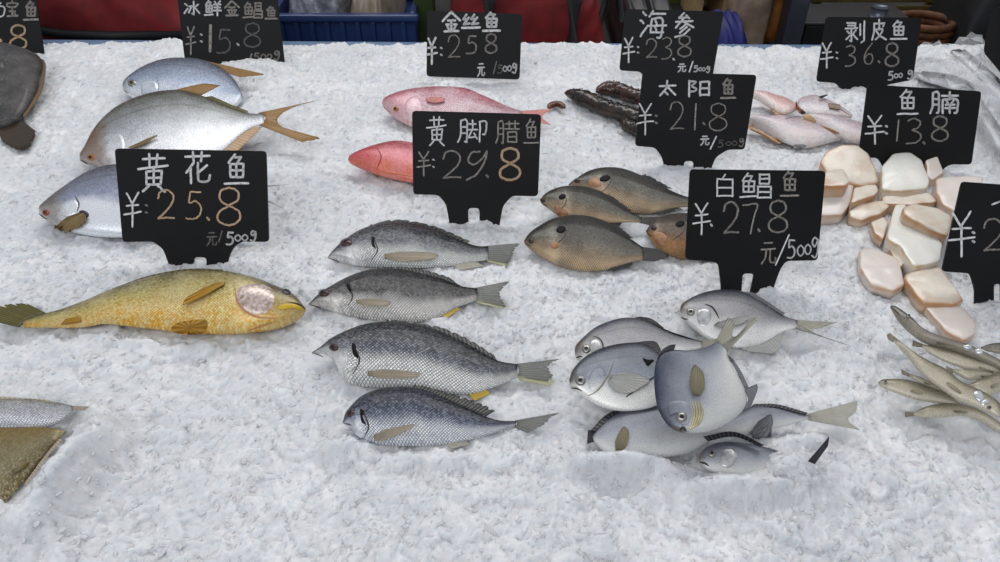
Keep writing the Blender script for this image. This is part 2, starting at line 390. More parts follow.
def box(name, x0, x1, y0, y1, z0, z1, mat, parent=None, root=None, bev=.004, label=None):
    import bmesh
    bm = bmesh.new(); bmesh.ops.create_cube(bm, size=1)
    for v in bm.verts: v.co = Vector((x0 + (v.co.x + .5) * (x1 - x0), y0 + (v.co.y + .5) * (y1 - y0), z0 + (v.co.z + .5) * (z1 - z0)))
    if bev: bmesh.ops.bevel(bm, geom=list(bm.edges), offset=min(bev, .45 * min(x1 - x0, y1 - y0, z1 - z0)), segments=2, affect='EDGES', profile=.6)
    V = [tuple(v.co) for v in bm.verts]; bm.verts.index_update(); Fc = [[v.index for v in f.verts] for f in bm.faces]; bm.free()
    o = mesh(name, V, Fc, mat, parent, root, smoothed=False, label=label); return o
# tray that holds the ice
tray_m = plain('tray_blue_sheet', srgb(104, 128, 160), .4, nscale=14, namp=.25)
steel = plain('brushed_steel', srgb(110, 116, 130), .35, .6, 30, .3)
tr = empty('display_tray', (0, .9, -.14), 'shallow steel display tray with blue lining, filled with ice', 'tray')
box('tray_floor', -1.4, 1.4, .14, 1.486, -.14, -.10, steel, tr, tr)
rim = box('tray_rim', -1.4, 1.4, 1.462, 1.486, -.14, -.004, tray_m, tr, tr, label='pale blue lined back rim')
for v_ in rim.data.vertices: v_.co.y -= .018 * v_.co.x + .008          # the tray stands slightly askew to the counter
box('tray_rim', -1.4, 1.4, .13, .17, -.14, -.03, steel, tr, tr)
# floor and the low counter behind, coloured dark for the dim light there
fl_m = plain('dark_concrete', (.045, .045, .05), .7, nscale=5, namp=.4)
f = box('floor', -3, 3, -1, 4.2, -.82, -.80, fl_m, bev=0); f['kind'] = 'structure'
wl = box('wall_back', -3, 3, 4.2, 4.25, -.80, 1.6, plain('dark_wall', (.02, .021, .022), .8, nscale=3, namp=.4), bev=0); wl['kind'] = 'structure'
bc = empty('back_counter', (0, 1.85, -.80), 'dark low counter behind the ice display carrying bags and crates', 'counter')
bm_ = plain('counter_black', (.018, .018, .02), .6, nscale=12, namp=.4)
box('counter_top', -1.6, 1.7, 1.535, 2.3, -.13, -.09, bm_, bc, bc)
for lx in (-1.5, 1.55):
    for ly in (1.62, 2.2): box('leg', lx, lx + .06, ly, ly + .06, -.80, -.13, bm_, bc, bc)
for lx in (-1.3, 1.25):
    for ly in (.2, 1.44): box('leg', lx, lx + .05, ly, ly + .05, -.80, -.14, steel, tr, tr)

# ------------------------------------------------------------------ things behind the ice; the lack of light is put into dark colours
def wx(px, y): # world x of pixel column at world depth y for a height near the tray
    z = -.02; d = (y) * math.cos(PITCH) - (z - CH) * math.sin(PITCH); return (px - 500) / F * d
red_m = plain('red_quilted_cloth', srgb(126, 18, 20), .75, nscale=40, namp=.35)
blk_m = plain('black_nylon', (.010, .010, .012), .6, nscale=60, namp=.4)
def cloth(name, x0, x1, y0, y1, z0, z1, mat, parent, root, fold=9, amp=.03, slant=.7, n=90, m=44, seed=1, label=None):
    """a stuffed, creased cloth volume: rounded box with slanting folds"""
    vs, fs = [], []
    for j in range(m):
        th = j / (m - 1) * math.pi
        for i in range(n):
            u = i / (n - 1); x = x0 + (x1 - x0) * u
            e = min(1, 4.5 * min(u, 1 - u) + .12) ** .5
            yc = y0 + (y1 - y0) * (.5 - .5 * math.cos(th)); z = z0 + (z1 - z0) * math.sin(th) ** .55 * e
            f = math.sin((u + slant * (z - z0) / (z1 - z0 + .01)) * fold * 3.1 + seed + 1.3 * math.sin(u * 9 + seed)) * amp + math.sin((u * 2.3 - z * 6) * fold * 2 + seed * 3) * amp * .3
            vs.append((x, yc - f * math.sin(th) * (1 if th < 1.7 else -1), z + abs(f) * .5 * math.sin(th)))
    for j in range(m - 1):
        for i in range(n - 1): a = j * n + i; fs.append((a, a + 1, a + n + 1, a + n))
    fs.append(tuple(j * n for j in range(m))); fs.append(tuple(j * n + n - 1 for j in range(m - 1, -1, -1)))
    return mesh(name, vs, fs, mat, parent, root, label=label)
Yb = 1.60
r = empty('padded_jacket', (wx(110, 1.7), 1.75, -.09), 'dark red padded cloth jacket lying behind the ice at far left', 'jacket')
cloth('body', wx(10, Yb), wx(196, Yb), 1.575, 2.1, -.09, .17, red_m, r, r, 5, .018, 1.2)
tube('hem', [(wx(20, Yb), 1.585, -.01), (wx(70, Yb), 1.57, -.022), (wx(120, Yb), 1.572, -.026), (wx(190, Yb), 1.58, -.026)], .010, blk_m, r, r, label='black hem')
r = empty('padded_jacket', (wx(545, 1.7), 1.75, -.09), 'red ribbed cloth jacket with a black strap behind the middle signs', 'jacket')
cloth('body', wx(448, Yb), wx(604, Yb), 1.575, 2.1, -.09, .17, red_m, r, r, 7, .014, -1.6, seed=4)
tube('strap', [(wx(571, Yb), 1.56, -.05), (wx(571, Yb), 1.55, .05), (wx(566, Yb), 1.60, .16), (wx(562, Yb), 1.8, .2)], .016, blk_m, r, r)
tube('strap', [(wx(491, Yb), 1.56, -.02), (wx(490, Yb), 1.55, .05), (wx(487, Yb), 1.60, .16), (wx(484, Yb), 1.8, .2)], .014, blk_m, r, r)
r = empty('black_bag', (wx(625, 1.7), 1.75, -.09), 'black nylon bag slumped beside the red jacket', 'bag')
cloth('body', wx(620, Yb), wx(684, Yb), 1.58, 1.9, -.09, .016, plain('black_bag_nylon', (.014, .015, .018), .5, nscale=25, namp=.6), r, r, 4, .02, .5, seed=2)
tube('handle', [(wx(600, Yb), 1.62, -.02), (wx(604, Yb), 1.60, .05), (wx(614, Yb), 1.60, .06), (wx(622, Yb), 1.62, -.01)], .007, blk_m, r, r)
r = empty('cloth_bundle', (wx(665, 1.9), 2.05, -.09), 'olive green cloth bundle above the leaning sea cucumber sign', 'cloth')
cloth('body', wx(612, 1.95), wx(724, 1.95), 1.98, 2.28, -.09, .2, plain('olive_cloth', srgb(78, 92, 28), .8, nscale=30, namp=.5), r, r, 4, .012, .4)
# blue crate with plastic bags
cr_m = plain('blue_crate_plastic', srgb(40, 62, 112), .35, nscale=9, namp=.35)
x0, x1 = wx(274, Yb), wx(417, Yb)
r = empty('plastic_crate', ((x0 + x1) / 2, 1.78, -.09), 'open blue plastic crate holding plastic bags behind the ice', 'crate')
box('base', x0, x1, 1.575, 1.98, -.09, -.08, cr_m, r, r)
for nm, a in (('front_panel', (x0, x1, 1.575, 1.587, -.08, .018)), ('back_panel', (x0, x1, 1.968, 1.98, -.08, .018)), ('side_panel', (x0, x0 + .012, 1.587, 1.968, -.08, .018)), ('side_panel', (x1 - .012, x1, 1.587, 1.968, -.08, .018))):
    box(nm, *a, cr_m, r, r)
box('rim', x0 - .008, x1 + .008, 1.562, 1.578, .006, .020, cr_m, r, r)
for k in range(9): box('rib', x0 + .02 + k * (x1 - x0 - .05) / 8, x0 + .03 + k * (x1 - x0 - .05) / 8, 1.568, 1.576, -.08, .004, cr_m, r, r, .002)
pb_m = plain('clear_plastic_bag', srgb(168, 172, 186), .22, nscale=45, namp=.6, trans=.25, bumpd=.01)
r = empty('plastic_bag', (wx(318, 1.75), 1.78, -.075), 'crumpled clear plastic bag in the blue crate beside its left end', 'bag')
cloth('film', wx(294, 1.7), wx(350, 1.7), 1.60, 1.94, -.075, .10, pb_m, r, r, 6, .016, .9, seed=3)
r = empty('plastic_bag', (wx(372, 1.75), 1.78, -.075), 'beige crumpled plastic bag with a rolled opening in the blue crate', 'bag')
tan_m = plain('beige_plastic', srgb(176, 160, 140), .4, nscale=30, namp=.4, trans=.1)
cloth('film', wx(354, 1.7), wx(395, 1.7), 1.60, 1.92, -.075, .085, tan_m, r, r, 4, .012, .5, seed=6)
cx = wx(348, 1.72)
tube('rolled_opening', [(cx + .028 * math.cos(a), 1.64 + .01 * math.sin(a), .100 + .024 * math.sin(a)) for a in np.linspace(0, 2 * math.pi, 22)], .007, plain('cream_roll', srgb(190, 170, 130), .5), r, r)
# green post and black box
r = empty('green_post', (wx(423, 1.7), 1.72, -.09), 'dark green upright board between the crate and the black sign', 'board')
box('panel', wx(415, 1.64), wx(434, 1.64), 1.64, 1.70, -.09, .26, plain('green_paint', srgb(50, 68, 20), .5, nscale=20, namp=.3), r, r)
box('cap', wx(414, 1.64), wx(435, 1.64), 1.635, 1.705, .26, .27, plain('green_paint', srgb(50, 68, 20), .5), r, r)
# wooden crate frame
wd = plain('pale_crate_wood', srgb(176, 150, 110), .7, nscale=35, namp=.25)
r = empty('wooden_crate', (wx(714, 1.8), 1.88, -.09), 'pale wooden slatted crate behind the sea cucumber sign', 'crate')
a, b = wx(699, 1.78), wx(731, 1.78)
for k, zz in enumerate((-.085, -.01, .065, .135)): box('slat', a, b, 1.775, 1.787, zz, zz + .035, wd, r, r, .002)
for xx in (a, b - .014): box('post', xx, xx + .014, 1.787, 1.80, -.09, .18, wd, r, r, .002)
box('back_panel', a, b, 1.95, 1.96, -.09, .17, wd, r, r); box('side_panel', a, a + .01, 1.80, 1.95, -.09, .17, wd, r, r); box('side_panel', b - .01, b, 1.80, 1.95, -.09, .17, wd, r, r)
r = empty('blue_bag', (wx(730, 1.66), 1.66, -.09), 'bright blue cloth bag beside the tray rim and the wooden crate', 'bag')
cloth('body', wx(702, 1.62), wx(750, 1.62), 1.57, 1.74, -.09, -.012, plain('royal_blue_cloth', srgb(24, 34, 120), .6, nscale=20, namp=.4), r, r, 3, .012, .4)
# tall clear sack with brown goods
r = empty('plastic_sack', (wx(754, 1.66), 1.66, -.09), 'tall translucent brownish plastic sack behind the ice edge', 'sack')
sk = plain('milky_sack', srgb(172, 150, 128), .3, nscale=26, namp=.55, trans=.1)
P = []
N_, M_ = 30, 28
vs, fs = [], []
for i in range(N_):
    zz = -.09 + .36 * i / (N_ - 1)
    for k in range(M_):
        th = 2 * math.pi * k / M_; rr = .042 + .007 * math.sin(5 * th + zz * 9) + .004 * math.sin(9 * th + zz * 30)
        vs.append((wx(753, 1.66) + rr * math.cos(th) + .04 * (zz + .09) * -.4, 1.68 + .04 * math.sin(th) * (1 + .2 * math.sin(zz * 20)), zz))
for i in range(N_ - 1):
    for k in range(M_): k2 = (k + 1) % M_; fs.append((i * M_ + k, i * M_ + k2, (i + 1) * M_ + k2, (i + 1) * M_ + k))
fs += [tuple(range(M_ - 1, -1, -1)), tuple((N_ - 1) * M_ + k for k in range(M_))]
mesh('film', vs, fs, sk, r, r)
tube('tie', [(wx(753, 1.66) + .05 * math.cos(a), 1.68 + .046 * math.sin(a), .20) for a in np.linspace(0, 2 * math.pi, 24)], .004, tan_m, r, r)
r = empty('brown_bottle', (wx(779, 1.7), 1.72, -.09), 'orange brown bulging jar beside the translucent sack', 'jar')
vs, fs = [], []
pr = [(.0, -.09), (.022, -.09), (.026, -.07), (.026, -.01), (.020, .005), (.026, .02), (.026, .09), (.020, .105), (.026, .12), (.025, .2), (.012, .23), (.012, .26), (0, .26)]
for i, (rr, zz) in enumerate(pr):
    for k in range(20): th = 2 * math.pi * k / 20; vs.append((wx(779, 1.7) + rr * math.cos(th), 1.72 + rr * math.sin(th), zz))
for i in range(len(pr) - 1):
    for k in range(20): k2 = (k + 1) % 20; fs.append((i * 20 + k, i * 20 + k2, (i + 1) * 20 + k2, (i + 1) * 20 + k))
mesh('vessel', vs, fs, plain('amber_brown', srgb(148, 92, 38), .35, nscale=30, namp=.5), r, r)
tube('band', [(wx(779, 1.7) + .027 * math.cos(a), 1.72 + .027 * math.sin(a), .05) for a in np.linspace(0, 2 * math.pi, 20)], .003, tan_m, r, r)
r = empty('metal_post', (wx(797, 1.64), 1.66, -.09), 'grey metal post standing between the jar and the black box', 'post')
gp = plain('grey_post_paint', srgb(70, 72, 84), .4, .3, 20, .2)
box('upright', wx(787, 1.64), wx(806, 1.64), 1.64, 1.69, -.09, .30, gp, r, r); box('foot_plate', wx(783, 1.64), wx(812, 1.64), 1.625, 1.71, -.09, -.083, gp, r, r)
r = empty('black_box', (wx(850, 1.7), 1.75, -.09), 'black plastic box with a round knob behind the filefish sign', 'box')
box('body', wx(808, 1.66), wx(916, 1.66), 1.66, 1.78, -.09, -.035, plain('black_box_plastic', (.012, .012, .013), .45, nscale=14, namp=.3), r, r)
box('lid', wx(806, 1.655), wx(918, 1.655), 1.655, 1.785, -.035, -.028, blk_m, r, r)
tube('knob', [(wx(886, 1.66), 1.70, -.028), (wx(886, 1.66), 1.70, -.012), (wx(886, 1.66), 1.70, -.008)], .018, steel, r, r, 16)
r = empty('bamboo_rack', (wx(880, 1.86), 1.86, -.09), 'rack of dark yellowish bamboo slats far behind the filefish sign', 'rack')
bam = plain('aged_bamboo', srgb(92, 78, 38), .6, nscale=40, namp=.5)
for k in range(12): box('slat', wx(805, 1.86), wx(1060, 1.86), 1.80 + .006 * k, 1.806 + .006 * k, -.085 + k * .016, -.074 + k * .016, bam, r, r, .002)
for pxx in (815, 930, 1040): box('post', wx(pxx, 1.9), wx(pxx + 9, 1.9), 1.885, 1.90, -.09, .12, bam, r, r, .003)
r = empty('wicker_basket', (wx(935, 1.62), 1.68, -.09), 'brown woven basket of dark goods behind the clear bag', 'basket')
bk = plain('orange_wicker', srgb(104, 56, 20), .7, nscale=60, namp=.7)
cx, cy = wx(938, 1.64), 1.69
for k in range(4):
    zz = -.082 + k * .015; tube('woven_band', [(cx + (.052 + .002 * k + .002 * (i % 2)) * math.cos(a), cy + (.05 + .002 * (i % 2)) * math.sin(a), zz) for i, a in enumerate(np.linspace(0, 2 * math.pi, 41))], .009, bk, r, r)
tube('basket_bottom', [(cx, cy, -.09), (cx, cy, -.08)], .05, bk, r, r, 20)
r = empty('black_bag', (wx(1000, 1.66), 1.74, -.09), 'large black bag piled up behind the right end of the ice', 'bag')
cloth('body', wx(966, 1.62), wx(1085, 1.62), 1.6, 1.79, -.09, .20, blk_m, r, r, 4, .025, .3, seed=9)
tube('handle', [(wx(985, 1.6), 1.62, .1), (wx(990, 1.6), 1.585, .16), (wx(1010, 1.6), 1.585, .17), (wx(1022, 1.6), 1.62, .1)], .008, blk_m, r, r)
# ------------------------------------------------------------------ fish
iris_s = plain('iris_silver', srgb(150, 148, 140), .2, .6); iris_b = plain('iris_brown', srgb(70, 48, 42), .25, .2)
iris_r = plain('iris_red', srgb(150, 70, 50), .25, .2); iris_o = plain('iris_orange', srgb(168, 116, 66), .25, .2)
darkspot = plain('dark_gill_blotch', (.006, .006, .007), .6, spec=.15); mouthm = plain('mouth_dark', (.03, .022, .02), .45)
bream = fishmat('bream_skin', srgb(14, 15, 18), srgb(120, 124, 130), srgb(246, 246, 240), srgb(48, 50, 58), .17, (60, 20), 1.0, .35, .3, (0.12, .36, .54, .74), True, None, .9)
bream2 = fishmat('bream_skin_brownish', srgb(14, 12, 13), srgb(100, 96, 95), srgb(244, 240, 234), srgb(50, 47, 52), .17, (60, 20), 1.0, .3, .32, (0.14, .40, .58, .78), True, None, .9)
bream3 = fishmat('bream_skin_bluish', srgb(16, 19, 32), srgb(112, 118, 138), srgb(244, 246, 248), srgb(60, 68, 92), .12, (54, 18), 1.0, .35, .3, (0.12, .38, .56, .76), True, None, .9)
sil_gill = plain('silver_gill_plate', srgb(150, 154, 164), .25, .4, 90, .45)
gill_hilite = plain('gill_plate_highlight', srgb(206, 206, 206), .2, .3, 150, .5)  # silvery highlight painted into the pale colour of the gill plate
graytail = finmat('grey_tail_fin', srgb(84, 86, 84), srgb(196, 196, 186), 22, .72); yel = finmat('yellow_fin', srgb(214, 176, 40), srgb(226, 206, 130), 16, .85)
tanfin = finmat('tan_fin', srgb(176, 158, 130), srgb(222, 212, 192), 18, .6); dorsal_d = finmat('spiny_dark_fin', srgb(40, 40, 42), srgb(110, 108, 100), 24, .85)
whitefin = finmat('pale_fin', srgb(190, 185, 165), srgb(225, 222, 210), 14, .7)
ylow = finmat('faint_yellow_fin', srgb(206, 204, 150), srgb(224, 224, 196), 10, .6)
G = 'silver breams laid out in a column'
BR = [dict(lab='slim silver bream, topmost of the four, dark round eye and pink pectoral fin', m=bream,
  top=[(327.5, 257.5), (336, 247), (344, 240), (357.5, 231), (375, 224.5), (395, 222), (415, 224), (435, 229.5), (452, 236), (467.5, 243), (478, 246), (488, 246)],
  bot=[(328, 258.5), (337, 261.5), (350, 265), (362, 267), (380, 268), (400, 268.5), (425, 268), (450, 266), (468, 263), (488, 260)], z=.010,
  tail=([(486, 246), (487, 253), (486, 260)], [(521, 243), (515, 249), (513, 255), (508, 263)]), low=([(485, 259), (488, 262)], [(510, 261), (506, 266)]), ey=(346.2, 242.6, 6.6, 4.2), spot=[(372, 236), (375, 238), (374, 243), (376, 249), (372, 247), (371, 241)],
  gill=[(352, 245), (362, 238), (372, 238), (376, 250), (370, 261), (358, 262), (352, 255)], pec=([(384, 252), (385, 261)], [(440, 254), (428, 262)], tanfin), anal=([(452, 265), (476, 262)], [(462, 270), (484, 266)], whitefin),
  dors=([(366, 228), (395, 223.5), (430, 229), (466, 243)], [(372, 224), (398, 219.5), (434, 226), (470, 241)])),
 dict(lab='dark backed bream with yellow belly fins, second from the top of its column', m=bream2,
  top=[(308.8, 304), (316.5, 296), (326, 288.6), (344, 278.7), (361.6, 271.4), (377, 268.5), (394.6, 268.5), (414, 271.5), (432, 275.5), (449.6, 281.6), (462.8, 286.4), (477, 288)],
  bot=[(309, 305), (320, 308), (333, 312), (348.4, 316), (366, 319.5), (388, 321.5), (410, 322), (427.6, 321), (443, 315), (458.4, 307), (469.4, 303), (477, 300)], z=.011,
  tail=([(475, 288), (477, 294), (475, 300)], [(511, 280.5), (503, 288), (500, 295), (506, 307)]), low=([(475, 299), (478, 303)], [(507, 302), (504, 309)]), ey=(324, 293.0, 6, 3.8), spot=[(347, 283), (350, 284), (351, 289), (352, 292), (348, 291), (347, 287)],
  gill=[(330, 293), (338, 285), (347, 284), (351, 296), (347, 306), (338, 309), (330, 303)], pec=([(356, 299), (357, 305)], [(392, 302), (384, 308)], tanfin), anal=([(440, 314), (457, 306)], [(446, 319), (460, 309)], yel),
  dors=([(377, 271), (410, 273), (438, 278), (462, 287)], [(378, 266.5), (414, 268), (446, 276), (456, 283)])),
 dict(lab='largest silver bream, third from the top, with netted scales and open mouth', m=bream,
  top=[(311.4, 352.6), (320, 347), (331, 338.4), (348.4, 330), (365.5, 324), (388, 321.3), (413.8, 323.3), (436.6, 330), (459.4, 339.3), (482, 352.6), (499, 361), (517, 364)],
  bot=[(313, 354), (324, 354), (333, 361), (339, 374), (350, 384), (368.3, 388), (396.8, 388), (422.4, 390), (448, 394), (470.7, 394), (487.8, 389.6), (505, 383), (518, 377)], z=.014,
  tail=([(516, 364), (519, 370), (517, 377)], [(562, 358.5), (551, 363), (549, 370), (553, 376), (548, 381)]), low=([(516, 376), (520, 380)], [(556, 380), (550, 386)]), ey=(334, 347.5, 5.0, 3.8), spot=[(352, 342), (356, 345), (356, 351), (359, 358), (354, 358), (352, 350)],
  gill=[(338, 352), (344, 344), (353, 346), (358, 360), (352, 374), (343, 372), (337, 362)], pec=([(367, 369), (369, 378)], [(421, 373), (412, 379)], tanfin), anal=([(468, 392), (486, 388)], [(474, 401), (490, 394)], yel),
  dors=([(388, 324), (430, 330), (460, 341), (497, 361)], [(386, 319), (436, 326), (468, 339), (494, 355)])),
 dict(lab='bluish bream with raised spiny fin, bottommost of its column, snout sunk in ice', m=bream3,
  top=[(342.7, 422.4), (345.5, 412.4), (357, 399.6), (368.3, 392.5), (385.4, 387.7), (408, 386.6), (428, 391), (448, 399), (468, 408), (485, 416), (500, 420.5), (516, 421)],
  bot=[(344, 424), (354, 430.5), (365.5, 440), (385, 445.5), (413.8, 446.5), (442, 445), (465, 441), (485, 436), (502, 430), (516, 426.5)], z=.014,
  tail=([(515, 420.5), (517, 424), (515, 427)], [(562, 412), (550, 418), (545, 424), (528, 433)]), ey=(351, 413.5, 5.2, 4), spot=[(360, 408), (364, 411), (363, 417), (367, 426), (362, 424), (360, 415)],
  gill=[(350, 421), (353, 409), (361, 409), (367, 426), (363, 438), (354, 432)], pec=([(374, 432), (375, 443)], [(418, 424), (404, 433)], tanfin), anal=([(446, 444), (465, 440)], [(452, 449), (470, 444)], whitefin),
  dors=([(412, 389), (440, 397), (466, 408), (486, 416)], [(416, 384), (452, 394), (480, 403), (495, 411)]))]
for d in BR:
    B, r = fish('bream', d['lab'], 'fish', G, d['top'], d['bot'], d['z'], .072, d['m'], tilt=10)
    fin('tail_fin', *d['tail'], B, graytail, r, r, 0, .001, ragged=.12)
    if d.get('low'): fin('tail_fin', *d['low'], B, ylow, r, r, 0, 0, n=12, ragged=.15, label='yellowish lower tail lobe')
    fin('dorsal_fin', *d['dors'], B, dorsal_d, r, r, .002, .001, n=34, ragged=.45)
    fin('anal_fin', d['anal'][0], d['anal'][1], B, d['anal'][2], r, r, 0, -.002, ragged=.1)
    g = patch('gill_cover', d['gill'], B, None, r, r, .0013)
    patch('gill_blotch', d['spot'], B, darkspot, r, r, .0009, 4, 16, base=.0010)
    pec('pectoral_fin', d['pec'][0], d['pec'][1], B, d['pec'][2], r, r, .0006, .002, label='pinkish tan side fin')
    eye(B, r, *d['ey'], iris_b, .55)
    t0, b0 = d['top'], d['bot']; line_on('mouth', [(t0[0][0] + 1.5, t0[0][1] + .8), (t0[0][0] + 7, t0[0][1] + 2.2), (t0[0][0] + 12, t0[0][1] + 4.5)], B, .0006, mouthm, r, r)
    for s_ in (.4,): line_on('gill_slit', [(d['gill'][2][0] + 1, d['gill'][2][1]), (d['gill'][3][0] + 1.5, d['gill'][3][1]), (d['gill'][4][0] + 1, d['gill'][4][1])], B, .0007, mouthm, r, r)

# yellow croaker
cro = fishmat('yellow_croaker_skin', srgb(58, 54, 38), srgb(210, 186, 104), srgb(232, 168, 30), srgb(88, 78, 70), .22, (90, 26), .4, .25, .34, (0, .24, .5, .85), False, (srgb(214, 200, 160), .35), .8)
B, r = fish('yellow_croaker', 'long golden yellow croaker lying head right below the yellow croaker price sign', 'fish', None,
  [(305.6, 308.5), (299.6, 298.4), (289.4, 290.7), (275.8, 284.8), (258.8, 278), (241.8, 273.4), (223, 270.5), (201, 269.5), (184, 270.8), (167, 273.4), (153, 276.4), (136, 281), (120.7, 286), (105.4, 291.5), (91.8, 297.5), (76.5, 303.5), (59.5, 309.4), (46, 313), (34, 317), (24, 321)],
  [(305.8, 311), (299.6, 318), (289.4, 324.7), (275.8, 329.8), (252, 333.5), (226.5, 335.5), (201, 335), (175.5, 333.4), (158.5, 331), (141, 329), (119, 326), (102, 324.5), (85, 327.5), (64.6, 328), (42.5, 327.6), (24, 328)], .018, .07, cro, tilt=9, taper=.12)
fin('tail_fin', [(46, 313), (30, 319), (19, 327)], [(26, 303), (4, 305), (-12, 312), (-8, 321)], B, finmat('olive_tail_fin', srgb(70, 66, 30), srgb(150, 138, 80), 18, .9), r, r, 0, .001, ragged=.2)
am = finmat('amber_fin', srgb(150, 106, 26), srgb(214, 166, 60), 12, .95)
pec('pectoral_fin', [(226, 281), (224, 288)], [(190, 297), (183, 309)], B, am, r, r, .001, .003)
patch('pelvic_fin', [(207, 320), (190, 320), (176, 323), (170, 330), (182, 334), (200, 334), (207, 331)], B, am, r, r, .0022, label='orange belly fin')
fin('anal_fin', [(62, 325), (82, 322)], [(66, 320), (80, 317)], B, am, r, r, .001, .001, on=True, n=12)
fin('dorsal_fin', [(225, 272), (190, 271.5), (150, 278.5), (110, 291)], [(222, 269.5), (186, 269), (148, 276), (112, 288.5)], B, finmat('olive_tail_fin', 0, 0), r, r, .003, .003)
patch('gill_cover', [(236, 290), (246, 284), (262, 283), (273, 289), (275, 301), (268, 313), (254, 315), (243, 309), (237, 300)], B, plain('pearly_gill_plate', srgb(226, 208, 206), .25, .2, 230, .5, col2=srgb(150, 128, 104)), r, r, .0010)
line_on('gill_slit', [(235, 288), (237, 300), (245, 311), (258, 317), (275, 318)], B, .0010, plain('gill_pink', srgb(176, 120, 96), .4), r, r)
line_on('gill_slit', [(247, 331), (258, 327), (272, 323)], B, .0008, plain('gill_pink', 0), r, r)
patch('jaw', [(277, 307), (285, 303.5), (295, 303.8), (303.6, 308.5), (303, 311), (293, 308.4), (282, 310)], B, plain('yellow_jaw', srgb(206, 170, 44), .3), r, r, .0014, label='bright yellow jaw')
line_on('mouth', [(283, 304.6), (292, 303), (300, 305), (305, 309)], B, .0009, mouthm, r, r)
eye(B, r, 286.5, 292, 5.2, 3.0, plain('iris_dusky', srgb(70, 66, 70), .25), .6, 15)
r_c = r
# croakers cut by the left edge
ol = fishmat('silver_croaker_skin', srgb(120, 108, 72), srgb(200, 200, 202), srgb(210, 212, 220), None, .1, (46, 12), .5, .45, .28, (0, .14, .3, .85))
ol2 = fishmat('olive_croaker_skin', srgb(150, 122, 50), srgb(150, 138, 102), srgb(110, 92, 44), None, .05, (54, 22), .5, .2, .36, (0, .25, .6, .95))
B, r = fish('croaker', 'silver croaker with brown back at the left edge, half buried in ice', 'fish', 'croakers half buried at the left edge',
  [(-75, 404), (-50, 400), (-20, 398), (0, 398), (30, 398.5), (55, 401.5), (72, 405)], [(-75, 430), (-50, 434), (-20, 434), (0, 433), (30, 431), (55, 425), (72, 412)][:], .018, .085, ol, tilt=8, prof=([0, .06, .2, .6, 1], [.1, .6, 1, .9, .25]))
fin('tail_fin', [(71, 406), (71, 410)], [(90, 406.5), (84, 410)], B, tanfin, r, r, 0, 0, n=12)
fin('dorsal_fin', [(-40, 400), (0, 399), (50, 402)], [(-40, 397.5), (0, 396.5), (50, 400)], B, tanfin, r, r, .003, .003)
B, r = fish('croaker', 'olive yellow scaled croaker below the silver one, sunk in ice', 'fish', 'croakers half buried at the left edge',
  [(66, 431), (55, 428), (40, 427), (15, 426), (-20, 426), (-60, 430)], [(64, 434), (52, 446), (38, 462), (22, 484), (-5, 512), (-55, 530)], .010, .05, ol2, tilt=14, prof=([0, .12, .5, .92, 1], [.2, .8, 1, .7, .1]))
fin('pelvic_fin', [(30, 462), (26, 468)], [(14, 470), (12, 476)], B, ol2, r, r, .001, .0015, on=True, n=10)
fin('dorsal_fin', [(60, 438), (44, 457), (24, 484)], [(63, 439), (46, 459), (26, 486)], B, tanfin, r, r, 0, 0)

